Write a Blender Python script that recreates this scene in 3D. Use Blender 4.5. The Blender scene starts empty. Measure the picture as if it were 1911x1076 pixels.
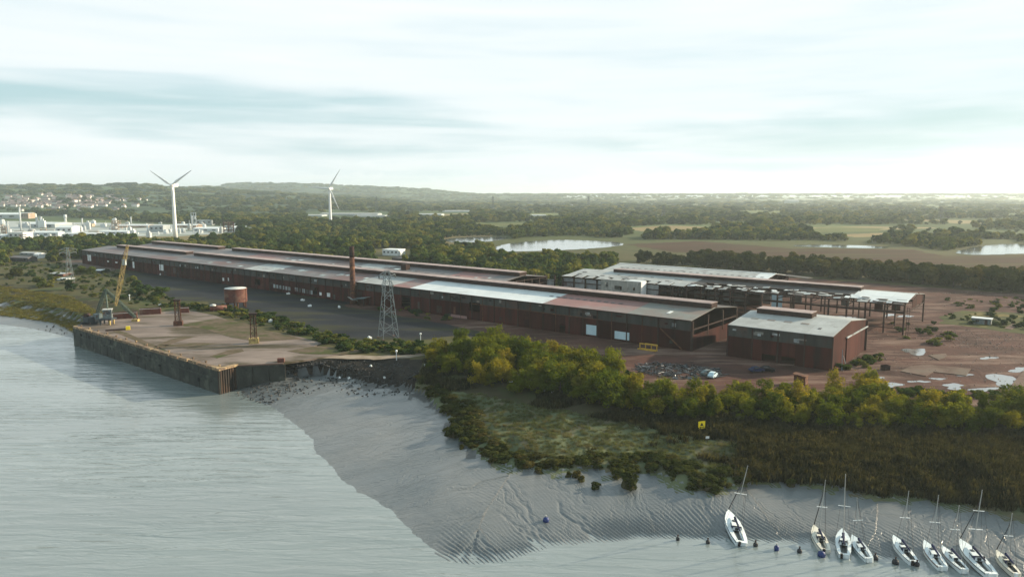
import bpy, math, random
import numpy as np

R = math.radians
S = bpy.context.scene
COL = S.collection
rng = random.Random(7)
nrg = np.random.default_rng(7)

# ------------------------------------------------------------------ camera
CZ = 51.0                                   # camera height above the yard
PITCH = 7.349
FPX = 955.5 / math.tan(R(35))               # focal length in photo pixels
cam_d = bpy.data.cameras.new('camera')
cam_d.sensor_width = 36
cam_d.lens = 18 / math.tan(R(35))
cam_d.clip_start = 0.5
cam_d.clip_end = 60000
cam = bpy.data.objects.new('camera', cam_d)
COL.objects.link(cam)
cam.location = (0, 0, CZ)
cam.rotation_euler = (R(90 - PITCH), 0, 0)
S.camera = cam

# ------------------------------------------------------------------ sky and sun
SUN_AZ, SUN_EL = 71.0, 19.0                 # azimuth right of the view direction
wd = bpy.data.worlds.new('World')
S.world = wd
wd.use_nodes = True
nt = wd.node_tree
nt.nodes.clear()
N = nt.nodes.new
LK = nt.links.new


def vmath(nt, op, a, b):
    n = nt.nodes.new('ShaderNodeVectorMath'); n.operation = op
    nt.links.new(a, n.inputs[0])
    if isinstance(b, (tuple, list)):
        n.inputs[1].default_value = b
    else:
        nt.links.new(b, n.inputs[1])
    return n.outputs[0]


def ramp(nt, sock, stops, interp='LINEAR'):
    n = nt.nodes.new('ShaderNodeValToRGB')
    n.color_ramp.interpolation = interp
    el = n.color_ramp.elements
    while len(el) < len(stops):
        el.new(0.5)
    for e, (p, c) in zip(el, stops):
        e.position = p
        if not isinstance(c, (tuple, list)):
            c = (c, c, c)
        e.color = (c[0], c[1], c[2], 1)
    nt.links.new(sock, n.inputs[0])
    return n.outputs[0]


def mixc(nt, fac, a, b, mode='MIX'):
    n = nt.nodes.new('ShaderNodeMix'); n.data_type = 'RGBA'; n.blend_type = mode
    for s, v in ((n.inputs[0], fac), (n.inputs[6], a), (n.inputs[7], b)):
        if hasattr(v, 'is_output'):
            nt.links.new(v, s)
        elif isinstance(v, (tuple, list)):
            s.default_value = (v[0], v[1], v[2], 1)
        else:
            s.default_value = v
    return n.outputs[2]


def fmath(nt, op, a, b=0.0, clamp=False):
    n = nt.nodes.new('ShaderNodeMath'); n.operation = op; n.use_clamp = clamp
    for s, v in ((n.inputs[0], a), (n.inputs[1], b)):
        if hasattr(v, 'is_output'):
            nt.links.new(v, s)
        else:
            s.default_value = v
    return n.outputs[0]


def noise(nt, vec, scale, detail=4, rough=0.55, dist=0.0):
    n = nt.nodes.new('ShaderNodeTexNoise')
    n.inputs['Scale'].default_value = scale
    n.inputs['Detail'].default_value = detail
    n.inputs['Roughness'].default_value = rough
    n.inputs['Distortion'].default_value = dist
    nt.links.new(vec, n.inputs['Vector'])
    return n.outputs['Fac']


sky = N('ShaderNodeTexSky')
sky.sky_type = 'NISHITA'
sky.sun_disc = False
sky.sun_elevation = R(SUN_EL)
sky.sun_rotation = R(SUN_AZ)
sky.altitude = 0
sky.air_density = 1.2
sky.dust_density = 2.0
sky.ozone_density = 1.5
tc = N('ShaderNodeTexCoord')
dirv = vmath(nt, 'NORMALIZE', tc.outputs['Generated'], (0, 0, 0))
sep = N('ShaderNodeSeparateXYZ'); LK(dirv, sep.inputs[0])
elev = sep.outputs[2]
# streaky altostratus: stretched along the horizon
c1 = vmath(nt, 'MULTIPLY', dirv, (1.0, 1.0, 9.0))
n1 = noise(nt, vmath(nt, 'ADD', c1, (0.35, 0.1, 0.22)), 1.7, 5, 0.46, 0.4)
c2 = vmath(nt, 'MULTIPLY', dirv, (1.0, 1.0, 12.0))
n2 = noise(nt, vmath(nt, 'ADD', c2, (3.7, 1.2, 0.4)), 4.0, 5, 0.5, 0.3)
cov = fmath(nt, 'ADD', fmath(nt, 'MULTIPLY', n1, 0.75), fmath(nt, 'MULTIPLY', n2, 0.25))
# cover rises with height: the veil is closed overhead, broken lower down
veil = ramp(nt, elev, [(0.0, 0.06), (0.06, -0.03), (0.10, -0.05), (0.135, 0.10), (0.18, 0.2), (1.0, 0.12)])
cov = fmath(nt, 'ADD', cov, veil)
cov = fmath(nt, 'ADD', cov, fmath(nt, 'MULTIPLY', sep.outputs[0], 0.16))   # the cloud sheet thickens towards the sun
mask = ramp(nt, cov, [(0.34, 0.0), (0.56, 1.0)], 'EASE')
shade = ramp(nt, fmath(nt, 'ADD', fmath(nt, 'MULTIPLY', n2, 0.5), fmath(nt, 'MULTIPLY', n1, 0.5)),
             [(0.34, (7.0, 8.3, 8.8)), (0.50, (8.3, 9.1, 9.35)), (0.66, (9.0, 9.5, 9.6))])
blue = mixc(nt, 0.85, sky.outputs[0], (5.2, 7.3, 7.8))
skyc = mixc(nt, mask, blue, shade)
# low cumulus bank just over the horizon
bk = noise(nt, vmath(nt, 'MULTIPLY', dirv, (1.0, 1.0, 3.2)), 11.0, 6, 0.6, 0.4)
edge = fmath(nt, 'SUBTRACT', fmath(nt, 'MULTIPLY', fmath(nt, 'SUBTRACT', bk, 0.32), 0.16), elev)
bank = ramp(nt, fmath(nt, 'MULTIPLY', edge, 25.0, True), [(0.0, 0.0), (0.5, 0.75)], 'EASE')
skyc = mixc(nt, bank, skyc, (8.9, 9.45, 9.6))
# overhead (never in view) the veil thins a little towards blue
up = ramp(nt, elev, [(0.28, 0.0), (0.8, 0.8)])
skyc = mixc(nt, up, skyc, (3.0, 4.7, 5.5))
bg = N('ShaderNodeBackground'); bg.inputs['Strength'].default_value = 0.058
LK(skyc, bg.inputs['Color'])
wo = N('ShaderNodeOutputWorld'); LK(bg.outputs[0], wo.inputs['Surface'])

sun_d = bpy.data.lights.new('sun', 'SUN')
sun_d.energy = 5.0
sun_d.angle = R(0.7)
sun_d.color = (1.0, 0.83, 0.60)
sun = bpy.data.objects.new('sun', sun_d)
COL.objects.link(sun)
sun.location = (400, 200, 300)
sun.rotation_euler = (R(90 - SUN_EL), 0, R(180 - SUN_AZ))

S.view_settings.view_transform = 'Standard'
S.view_settings.look = 'None'
S.view_settings.exposure = 0.9
S.view_settings.gamma = 1.0
S.render.engine = 'CYCLES'
S.cycles.max_bounces = 6
S.cycles.diffuse_bounces = 2
S.cycles.glossy_bounces = 2
S.cycles.transparent_max_bounces = 6
S.cycles.volume_bounces = 2
S.cycles.sample_clamp_indirect = 3.0
S.cycles.caustics_reflective = False
S.cycles.caustics_refractive = False

# ------------------------------------------------------------------ survey helpers
TH = R(PITCH)
WATER = -7.0


def ray(px, py):
    x = (px - 955.5) / FPX; y = (538 - py) / FPX
    return (x, math.cos(TH) + y * math.sin(TH), -math.sin(TH) + y * math.cos(TH))


def at(px, py, z=0.0):
    r = ray(px, py); t = (z - CZ) / r[2]
    return (r[0] * t, r[1] * t, z)


def at_y(px, py, Y):
    """the point of the sight line that lies Y metres out"""
    r = ray(px, py); t = Y / r[1]
    return (r[0] * t, Y, CZ + r[2] * t)


# the works' own grid: a runs along the sheds towards the near end, v away from the river
O = (58.706, 234.897)
AX = (0.77834, -0.62784)
VX = (0.62784, 0.77834)
PHI = math.atan2(AX[1], AX[0])


def site(a, v, z=0.0):
    return (O[0] + AX[0] * a + VX[0] * v, O[1] + AX[1] * a + VX[1] * v, z)


def on_v(px, py, v):
    r = ray(px, py)
    t = (v + O[0] * VX[0] + O[1] * VX[1]) / (r[0] * VX[0] + r[1] * VX[1])
    X, Y, Z = r[0] * t, r[1] * t, CZ + r[2] * t
    return ((X - O[0]) * AX[0] + (Y - O[1]) * AX[1], Z)


def to_av(x, y):
    return ((x - O[0]) * AX[0] + (y - O[1]) * AX[1], (x - O[0]) * VX[0] + (y - O[1]) * VX[1])


# ------------------------------------------------------------------ materials
def base_mat(name):
    m = bpy.data.materials.new(name); m.use_nodes = True
    nt = m.node_tree; nt.nodes.clear()
    out = nt.nodes.new('ShaderNodeOutputMaterial')
    b = nt.nodes.new('ShaderNodeBsdfPrincipled')
    nt.links.new(b.outputs[0], out.inputs['Surface'])
    g = nt.nodes.new('ShaderNodeNewGeometry')
    return m, nt, b, g.outputs['Position'], out


def mat(name, c1, c2=None, scale=0.4, stretch=(1, 1, 1), rough=0.85, jit=0.0, c3=None, s3=0.08, t3=(0.52, 0.62),
        bump=0.0, bscale=3.0, spec=0.3, metal=0.0, detail=5, st3=(1, 1, 1), lo=0.36, hi=0.64):
    m, nt, b, pos, out = base_mat(name)
    if c2 is None:
        c2 = tuple(x * 0.75 for x in c1)
    v = vmath(nt, 'MULTIPLY', pos, stretch)
    col = ramp(nt, noise(nt, v, scale, detail, 0.6), [(lo, c1), (hi, c2)])
    if c3:
        v3 = vmath(nt, 'MULTIPLY', vmath(nt, 'ADD', pos, (31.0, 17.0, 5.0)), st3)
        f3 = ramp(nt, noise(nt, v3, s3, 6, 0.62), [(t3[0], 0.0), (t3[1], 1.0)])
        col = mixc(nt, f3, col, c3)
    if jit:
        oi = nt.nodes.new('ShaderNodeObjectInfo')
        k = fmath(nt, 'ADD', fmath(nt, 'MULTIPLY', oi.outputs['Random'], 2 * jit), 1 - jit)
        hs = nt.nodes.new('ShaderNodeHueSaturation')
        nt.links.new(k, hs.inputs['Value']); nt.links.new(col, hs.inputs['Color'])
        col = hs.outputs[0]
    nt.links.new(col, b.inputs['Base Color'])
    b.inputs['Roughness'].default_value = rough
    b.inputs['Metallic'].default_value = metal
    b.inputs['Specular IOR Level'].default_value = spec
    if bump:
        bn = nt.nodes.new('ShaderNodeBump'); bn.inputs['Strength'].default_value = bump
        bn.inputs['Distance'].default_value = 0.3
        nt.links.new(noise(nt, pos, bscale, 5, 0.6), bn.inputs['Height'])
        nt.links.new(bn.outputs[0], b.inputs['Normal'])
    return m


def leaf_mat(name, ca, cb, cc, trans=0.35):
    """foliage: tint per plant, clumps light and dark, some light through the leaves"""
    m = bpy.data.materials.new(name); m.use_nodes = True
    nt = m.node_tree; nt.nodes.clear()
    out = nt.nodes.new('ShaderNodeOutputMaterial')
    oi = nt.nodes.new('ShaderNodeObjectInfo')
    g = nt.nodes.new('ShaderNodeNewGeometry')
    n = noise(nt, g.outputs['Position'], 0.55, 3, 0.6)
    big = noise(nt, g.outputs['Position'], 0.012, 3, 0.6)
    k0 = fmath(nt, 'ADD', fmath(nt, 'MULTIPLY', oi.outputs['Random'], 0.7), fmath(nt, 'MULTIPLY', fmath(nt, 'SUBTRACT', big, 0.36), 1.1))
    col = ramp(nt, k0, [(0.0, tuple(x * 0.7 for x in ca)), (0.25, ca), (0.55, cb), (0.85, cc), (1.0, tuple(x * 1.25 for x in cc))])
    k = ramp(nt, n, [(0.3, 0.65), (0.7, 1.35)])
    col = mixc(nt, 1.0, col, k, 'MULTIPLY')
    d = nt.nodes.new('ShaderNodeBsdfDiffuse'); t = nt.nodes.new('ShaderNodeBsdfTranslucent')
    nt.links.new(col, d.inputs[0])
    tcx = mixc(nt, 1.0, col, (2.6, 2.2, 0.6), 'MULTIPLY')
    nt.links.new(tcx, t.inputs[0])
    mx = nt.nodes.new('ShaderNodeMixShader'); mx.inputs[0].default_value = trans
    nt.links.new(d.outputs[0], mx.inputs[1]); nt.links.new(t.outputs[0], mx.inputs[2])
    nt.links.new(mx.outputs[0], out.inputs['Surface'])
    return m


MT = {}
MT['brown_clad'] = mat('brown_clad', (0.060, 0.017, 0.014), (0.028, 0.011, 0.010), 0.25, (1, 1, 0.25), 0.8, 0.32,
                       c3=(0.062, 0.021, 0.017), s3=0.06, t3=(0.5, 0.64), bump=0.1, st3=(1.5, 1.5, 0.2), spec=0.06)
MT['red_clad'] = mat('red_clad', (0.075, 0.022, 0.018), (0.045, 0.016, 0.014), 0.3, (1, 1, 0.2), 0.8, 0.25, c3=(0.03, 0.018, 0.016), s3=0.2, st3=(1.5, 1.5, 0.2), spec=0.06)
MT['grey_band'] = mat('grey_band', (0.046, 0.049, 0.046), (0.022, 0.025, 0.025), 0.5, (1, 1, 0.15), 0.6, 0.25,
                      c3=(0.06, 0.035, 0.03), s3=0.15, t3=(0.52, 0.66))
MT['dark_steel'] = mat('dark_steel', (0.035, 0.026, 0.025), (0.055, 0.032, 0.026), 1.0, rough=0.7, jit=0.15, spec=0.06)
MT['rust_steel'] = mat('rust_steel', (0.105, 0.042, 0.024), (0.055, 0.026, 0.018), 0.8, rough=0.85, jit=0.1,
                       c3=(0.16, 0.068, 0.03), s3=0.5)
MT['roof_grey'] = mat('roof_grey', (0.17, 0.165, 0.165), (0.12, 0.105, 0.105), 0.3, (1, 1, 1), 0.55, 0.13,
                      c3=(0.15, 0.085, 0.075), s3=0.035, t3=(0.5, 0.62))
MT['roof_pink'] = mat('roof_pink', (0.29, 0.155, 0.14), (0.24, 0.13, 0.12), 0.15, (1, 1, 1), 0.6, 0.06,
                      c3=(0.24, 0.19, 0.18), s3=0.05)
MT['roof_olive'] = mat('roof_olive', (0.21, 0.22, 0.20), (0.17, 0.17, 0.155), 0.2, rough=0.55, jit=0.05,
                       c3=(0.2, 0.16, 0.14), s3=0.08)
MT['roof_white'] = mat('roof_white', (0.66, 0.70, 0.70), (0.56, 0.61, 0.62), 0.15, rough=0.45, jit=0.04,
                       c3=(0.45, 0.48, 0.48), s3=0.09, t3=(0.58, 0.7))
MT['roof_pale'] = mat('roof_pale', (0.40, 0.42, 0.41), (0.30, 0.31, 0.30), 0.22, rough=0.5, jit=0.08,
                      c3=(0.18, 0.16, 0.15), s3=0.12, t3=(0.58, 0.7))
MT['roof_dark'] = mat('roof_dark', (0.09, 0.085, 0.08), (0.06, 0.05, 0.05), 0.3, rough=0.7, jit=0.15)
MT['rooflight'] = mat('rooflight', (0.10, 0.085, 0.085), (0.07, 0.06, 0.06), 1.0, rough=0.4, jit=0.3)
MT['rooflight_pale'] = mat('rooflight_pale', (0.42, 0.5, 0.5), (0.3, 0.37, 0.38), 0.6, rough=0.4, jit=0.3)
MT['vent_edge'] = mat('vent_edge', (0.36, 0.29, 0.27), (0.24, 0.18, 0.17), 0.3, rough=0.6, jit=0.12)
MT['blue_door'] = mat('blue_door', (0.50, 0.66, 0.72), (0.43, 0.58, 0.65), 0.5, rough=0.5)
MT['white_paint'] = mat('white_paint', (0.74, 0.77, 0.77), (0.62, 0.66, 0.66), 0.6, rough=0.5, jit=0.08)
MT['pale_panel'] = mat('pale_panel', (0.34, 0.39, 0.40), (0.22, 0.25, 0.26), 0.35, (1, 1, 0.4), 0.6, 0.25,
                       c3=(0.12, 0.08, 0.075), s3=0.2, t3=(0.56, 0.66))
MT['blockwork'] = mat('blockwork', (0.40, 0.42, 0.38), (0.22, 0.24, 0.22), 0.3, (1, 1, 0.5), 0.85, 0.08,
                      c3=(0.13, 0.13, 0.12), s3=0.25, t3=(0.55, 0.65))
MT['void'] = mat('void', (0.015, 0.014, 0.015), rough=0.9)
MT['galv'] = mat('galv', (0.19, 0.23, 0.25), (0.13, 0.165, 0.18), 0.6, rough=0.5, metal=0.2)
MT['far_steel'] = mat('far_steel', (0.10, 0.11, 0.11), (0.08, 0.09, 0.09), 0.6, rough=0.6)
MT['concrete'] = mat('concrete', (0.165, 0.118, 0.098), (0.095, 0.062, 0.05), 0.12, rough=0.8, jit=0.05,
                     c3=(0.13, 0.105, 0.085), s3=0.05, t3=(0.5, 0.6), bump=0.15, spec=0.06)
MT['deck'] = mat('deck', (0.25, 0.205, 0.18), (0.15, 0.12, 0.105), 0.09, (0.5, 1.2, 1), 0.75, 0.04,
                 c3=(0.075, 0.062, 0.038), s3=0.06, t3=(0.47, 0.60), bump=0.2, bscale=1.0, st3=(0.6, 1.6, 1), spec=0.06)
MT['deck_weedy'] = mat('deck_weedy', (0.085, 0.072, 0.042), (0.14, 0.105, 0.08), 0.2, rough=0.95, c3=(0.06, 0.07, 0.025), s3=0.1, spec=0.06)
MT['coping'] = mat('coping', (0.20, 0.14, 0.09), (0.10, 0.072, 0.052), 0.7, rough=0.85, jit=0.18, c3=(0.36, 0.26, 0.14), s3=0.6,
                   bump=0.3)
MT['quay_wall'] = mat('quay_wall', (0.045, 0.050, 0.042), (0.022, 0.024, 0.022), 0.35, (1, 1, 0.7), 0.7, 0.2,
                      c3=(0.08, 0.09, 0.07), s3=0.22, t3=(0.54, 0.66), bump=0.5, bscale=1.2)
MT['sheet_pile'] = mat('sheet_pile', (0.065, 0.036, 0.022), (0.022, 0.02, 0.018), 0.25, (1, 1, 0.6), 0.8, 0.25)
MT['yellow'] = mat('yellow', (0.62, 0.40, 0.05), (0.45, 0.27, 0.05), 1.2, rough=0.55, jit=0.05, c3=(0.22, 0.11, 0.04), s3=1.4,
                   t3=(0.58, 0.68))
MT['jib_yellow'] = mat('jib_yellow', (0.46, 0.36, 0.13), (0.30, 0.22, 0.09), 1.0, rough=0.7, c3=(0.16, 0.09, 0.05), s3=1.0)
MT['sign_yellow'] = mat('sign_yellow', (0.85, 0.66, 0.02), (0.8, 0.6, 0.02), 0.6, rough=0.4)
MT['crane_grey'] = mat('crane_grey', (0.17, 0.22, 0.23), (0.10, 0.14, 0.15), 0.8, rough=0.6, jit=0.1, c3=(0.12, 0.07, 0.05), s3=0.8)
MT['crane_green'] = mat('crane_green', (0.09, 0.13, 0.10), (0.06, 0.085, 0.075), 0.8, rough=0.6, jit=0.1)
MT['crane_dark'] = mat('crane_dark', (0.025, 0.04, 0.05), (0.04, 0.045, 0.05), 0.8, rough=0.7, jit=0.2)
MT['red_metal'] = mat('red_metal', (0.145, 0.045, 0.03), (0.08, 0.03, 0.024), 0.4, rough=0.75, jit=0.12, c3=(0.16, 0.085, 0.06), s3=0.35)
MT['pale_top'] = mat('pale_top', (0.58, 0.60, 0.57), (0.42, 0.43, 0.4), 0.6, rough=0.6)
MT['asphalt'] = mat('asphalt', (0.021, 0.023, 0.028), (0.011, 0.012, 0.015), 0.07, (0.5, 1.3, 1), rough=0.65, c3=(0.036, 0.036, 0.018), s3=0.06,
                    t3=(0.5, 0.60), st3=(0.35, 1.4, 1), bump=0.25, spec=0.06)
MT['dirt'] = mat('dirt', (0.102, 0.050, 0.040), (0.055, 0.031, 0.026), 0.06, rough=0.8, c3=(0.19, 0.128, 0.102), s3=0.10,
                 t3=(0.5, 0.66), bump=0.9, bscale=0.7, st3=(0.35, 1.5, 1), spec=0.06)
MT['moor'] = mat('moor', (0.078, 0.043, 0.030), (0.050, 0.034, 0.022), 0.03, (0.4, 2, 1), 0.95, c3=(0.070, 0.062, 0.028), s3=0.02,
                 t3=(0.5, 0.62), st3=(0.4, 2.5, 1), spec=0.06)
MT['path'] = mat('path', (0.30, 0.25, 0.20), (0.20, 0.16, 0.12), 0.25, rough=0.9, spec=0.06)
MT['grass_verge'] = mat('grass_verge', (0.08, 0.09, 0.03), (0.055, 0.055, 0.03), 0.15, rough=0.95, c3=(0.16, 0.13, 0.05), s3=0.08, spec=0.06)
MT['field_green'] = mat('field_green', (0.13, 0.145, 0.055), (0.10, 0.11, 0.045), 0.01, rough=0.95, spec=0.06)
MT['field_straw'] = mat('field_straw', (0.25, 0.20, 0.10), (0.20, 0.15, 0.08), 0.01, rough=0.95, spec=0.06)
MT['plant_ground'] = mat('plant_ground', (0.42, 0.45, 0.44), (0.28, 0.31, 0.30), 0.02, rough=0.9, c3=(0.15, 0.18, 0.13), s3=0.02)
MT['plant_white'] = mat('plant_white', (0.60, 0.63, 0.62), (0.46, 0.49, 0.49), 0.05, rough=0.6, jit=0.15)
MT['plant_grey'] = mat('plant_grey', (0.42, 0.46, 0.47), (0.32, 0.36, 0.37), 0.05, rough=0.6, jit=0.2)
MT['plant_tan'] = mat('plant_tan', (0.40, 0.31, 0.22), (0.30, 0.22, 0.17), 0.05, rough=0.7, jit=0.2)
MT['house_wall'] = mat('house_wall', (0.72, 0.69, 0.64), (0.62, 0.58, 0.53), 0.02, rough=0.8, jit=0.25)
MT['house_roof'] = mat('house_roof', (0.20, 0.15, 0.14), (0.16, 0.13, 0.125), 0.02, rough=0.8, jit=0.4)
MT['bark'] = mat('bark', (0.10, 0.08, 0.06), (0.06, 0.05, 0.04), 2.0, rough=0.95)
MT['rock'] = mat('rock', (0.035, 0.036, 0.036), (0.02, 0.02, 0.02), 1.2, rough=0.6, jit=0.5)
MT['rubble'] = mat('rubble', (0.27, 0.215, 0.19), (0.16, 0.11, 0.09), 0.9, rough=0.9, jit=0.4)
MT['scrap'] = mat('scrap', (0.10, 0.11, 0.12), (0.02, 0.02, 0.022), 0.8, rough=0.35, jit=0.6, metal=0.4)
MT['hull_white'] = mat('hull_white', (0.72, 0.78, 0.79), (0.64, 0.71, 0.73), 0.8, rough=0.25, spec=0.5)
MT['hull_cream'] = mat('hull_cream', (0.70, 0.68, 0.58), (0.62, 0.6, 0.52), 0.8, rough=0.3, spec=0.5)
MT['antifoul'] = mat('antifoul', (0.025, 0.035, 0.05), (0.05, 0.05, 0.05), 0.8, rough=0.7)
MT['teak'] = mat('teak', (0.16, 0.17, 0.165), (0.10, 0.11, 0.11), 2.0, rough=0.8)
MT['navy'] = mat('navy', (0.018, 0.026, 0.075), (0.012, 0.018, 0.05), 1.0, rough=0.8, jit=0.2)
MT['alloy'] = mat('alloy', (0.42, 0.42, 0.40), (0.34, 0.34, 0.33), 0.8, rough=0.5)
MT['glass_dark'] = mat('glass_dark', (0.015, 0.018, 0.025), rough=0.1, spec=0.6)
MT['buoy_dark'] = mat('buoy_dark', (0.015, 0.018, 0.022), (0.03, 0.03, 0.035), 2.0, rough=0.6)
MT['buoy_blue'] = mat('buoy_blue', (0.02, 0.04, 0.16), (0.015, 0.03, 0.1), 2.0, rough=0.5)
MT['turbine'] = mat('turbine', (0.72, 0.74, 0.74), (0.66, 0.68, 0.68), 0.05, rough=0.35, spec=0.4)

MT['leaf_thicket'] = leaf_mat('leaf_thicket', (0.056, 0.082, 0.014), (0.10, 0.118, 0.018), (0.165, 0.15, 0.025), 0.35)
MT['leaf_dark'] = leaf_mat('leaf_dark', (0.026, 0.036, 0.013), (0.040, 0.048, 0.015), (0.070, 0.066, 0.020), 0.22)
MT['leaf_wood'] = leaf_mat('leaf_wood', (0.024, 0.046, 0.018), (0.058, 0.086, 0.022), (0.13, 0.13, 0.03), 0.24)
MT['leaf_reed'] = leaf_mat('leaf_reed', (0.026, 0.030, 0.019), (0.040, 0.042, 0.027), (0.068, 0.064, 0.040), 0.22)  # reed tones darkened to carry the shade of the thicket behind
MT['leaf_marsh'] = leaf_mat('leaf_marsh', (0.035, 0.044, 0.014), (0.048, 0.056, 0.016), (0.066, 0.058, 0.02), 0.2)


def ground_mat():
    m, nt, b, pos, out = base_mat('ground')
    n = noise(nt, pos, 0.004, 6, 0.6)
    near = ramp(nt, noise(nt, vmath(nt, 'MULTIPLY', pos, (1, 1, 1)), 0.05, 6, 0.6),
                [(0.35, (0.050, 0.055, 0.022)), (0.5, (0.085, 0.075, 0.034)), (0.65, (0.065, 0.078, 0.028))])
    fv = nt.nodes.new('ShaderNodeTexVoronoi'); fv.inputs['Scale'].default_value = 0.0035
    nt.links.new(vmath(nt, 'MULTIPLY', pos, (0.7, 0.7, 0)), fv.inputs['Vector'])
    s = nt.nodes.new('ShaderNodeSeparateColor'); nt.links.new(fv.outputs['Color'], s.inputs[0])
    fld = ramp(nt, s.outputs[0], [(0.0, (0.06, 0.085, 0.03)), (0.4, (0.14, 0.16, 0.06)), (0.6, (0.10, 0.13, 0.05)),
                                  (0.8, (0.22, 0.18, 0.09)), (1.0, (0.09, 0.07, 0.045))], 'CONSTANT')
    sp = nt.nodes.new('ShaderNodeSeparateXYZ'); nt.links.new(pos, sp.inputs[0])
    far = ramp(nt, fmath(nt, 'MULTIPLY', sp.outputs[1], 1 / 2000), [(0.3, 0.0), (0.5, 1.0)])
    nt.links.new(mixc(nt, far, near, fld), b.inputs['Base Color'])
    b.inputs['Roughness'].default_value = 0.95
    b.inputs['Specular IOR Level'].default_value = 0.1
    return m


def water_mat(name, base, wscale, strength, rough=0.06, stretch=(1, 1, 1), rot=0.0, ior=1.45):
    m, nt, b, pos, out = base_mat(name)
    mp = nt.nodes.new('ShaderNodeMapping'); mp.inputs['Rotation'].default_value = (0, 0, rot)
    mp.inputs['Scale'].default_value = stretch
    nt.links.new(pos, mp.inputs['Vector'])
    h = fmath(nt, 'ADD', noise(nt, mp.outputs[0], wscale, 4, 0.55, 0.6),
              fmath(nt, 'MULTIPLY', noise(nt, mp.outputs[0], wscale * 0.22, 3, 0.5, 0.4), 1.6))
    # wind lanes: smooth slicks between ruffled patches
    lane = ramp(nt, noise(nt, vmath(nt, 'MULTIPLY', pos, (0.35, 1.0, 1)), 0.035, 4, 0.55, 0.8), [(0.38, 0.35), (0.62, 1.0)])
    bn = nt.nodes.new('ShaderNodeBump')
    nt.links.new(fmath(nt, 'MULTIPLY', lane, strength), bn.inputs['Strength'])
    bn.inputs['Distance'].default_value = 0.38
    nt.links.new(h, bn.inputs['Height']); nt.links.new(bn.outputs[0], b.inputs['Normal'])
    tint = ramp(nt, noise(nt, vmath(nt, 'MULTIPLY', pos, (0.5, 1.0, 1)), 0.02, 4, 0.6), [(0.35, base), (0.65, tuple(x * 0.78 for x in base))])
    nt.links.new(tint, b.inputs['Base Color'])
    b.inputs['Roughness'].default_value = rough
    b.inputs['IOR'].default_value = ior
    b.inputs['Specular IOR Level'].default_value = 0.5
    return m


def mud_mat():
    """wet tidal mud: soft sheen, runnels that drain down the slope (UV: along shore, up the shore)"""
    m, nt, b, pos, out = base_mat('mud')
    uv = nt.nodes.new('ShaderNodeUVMap'); uv.uv_map = 'shore'
    st = vmath(nt, 'MULTIPLY', uv.outputs[0], (1.0, 0.16, 1.0))
    warp = noise(nt, vmath(nt, 'MULTIPLY', uv.outputs[0], (0.10, 0.10, 1)), 1.0, 4, 0.6)
    cx = nt.nodes.new('ShaderNodeCombineXYZ')
    nt.links.new(fmath(nt, 'MULTIPLY', warp, 9.0), cx.inputs[0])
    sv = vmath(nt, 'ADD', st, cx.outputs[0])
    rid = noise(nt, sv, 0.75, 3, 0.55, 0.35)
    rid2 = noise(nt, vmath(nt, 'ADD', sv, (40, 3, 0)), 0.22, 4, 0.6, 0.5)
    gul = ramp(nt, rid2, [(0.44, 1.0), (0.5, 0.0), (0.56, 1.0)])
    # runnels are strong on the right-hand shore and near the water, faint on the smooth bank by the quay
    su = nt.nodes.new('ShaderNodeSeparateXYZ'); nt.links.new(uv.outputs[0], su.inputs[0])
    along = ramp(nt, fmath(nt, 'MULTIPLY', su.outputs[0], 0.001), [(0.46, 0.10), (0.50, 0.5)])
    low = ramp(nt, fmath(nt, 'MULTIPLY', su.outputs[1], 0.02), [(0.0, 1.0), (0.35, 0.7), (0.9, 0.35)])
    k = fmath(nt, 'MULTIPLY', along, low)
    hgt = fmath(nt, 'ADD', fmath(nt, 'MULTIPLY', rid, k), fmath(nt, 'MULTIPLY', gul, 0.12))
    hgt = fmath(nt, 'ADD', hgt, fmath(nt, 'MULTIPLY', noise(nt, pos, 0.6, 5, 0.65), 0.12))
    bn = nt.nodes.new('ShaderNodeBump'); bn.inputs['Strength'].default_value = 0.8
    bn.inputs['Distance'].default_value = 0.7
    nt.links.new(hgt, bn.inputs['Height']); nt.links.new(bn.outputs[0], b.inputs['Normal'])
    col = ramp(nt, noise(nt, pos, 0.05, 5, 0.6), [(0.35, (0.098, 0.112, 0.118)), (0.65, (0.145, 0.15, 0.148))])
    nt.links.new(col, b.inputs['Base Color'])
    rg = ramp(nt, noise(nt, vmath(nt, 'ADD', pos, (9, 4, 2)), 0.06, 4, 0.6), [(0.35, 0.28), (0.65, 0.41)])
    nt.links.new(rg, b.inputs['Roughness'])
    b.inputs['Specular IOR Level'].default_value = 0.7
    return m


MT['ground'] = ground_mat()
MT['river'] = water_mat('river', (0.205, 0.245, 0.245), 0.30, 1.0, 0.09, (0.32, 1.7, 1), 0.22, 1.85)
MT['pool'] = water_mat('pool', (0.16, 0.17, 0.17), 0.8, 0.10, 0.05, ior=2.2)
MT['mud'] = mud_mat()
MT['marsh'] = mat('marsh', (0.13, 0.145, 0.08), (0.08, 0.10, 0.055), 0.12, rough=0.9, c3=(0.13, 0.115, 0.075), s3=0.1,
                  t3=(0.52, 0.62), bump=0.8, bscale=1.3, spec=0.06)
MT['bank'] = mat('bank', (0.045, 0.042, 0.024), (0.065, 0.056, 0.034), 0.12, rough=0.95, c3=(0.05, 0.062, 0.026), s3=0.06, bump=0.6, spec=0.06)
MT['dark_bank'] = mat('dark_bank', (0.022, 0.02, 0.018), (0.04, 0.034, 0.028), 0.3, rough=0.9, bump=0.8, spec=0.06)
MT['hill'] = mat('hill', (0.055, 0.085, 0.05), (0.095, 0.125, 0.06), 0.004, (1, 0.5, 1), 0.95, c3=(0.03, 0.05, 0.032), s3=0.006,
                 t3=(0.48, 0.56), st3=(1, 0.4, 1), spec=0.06)


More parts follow.
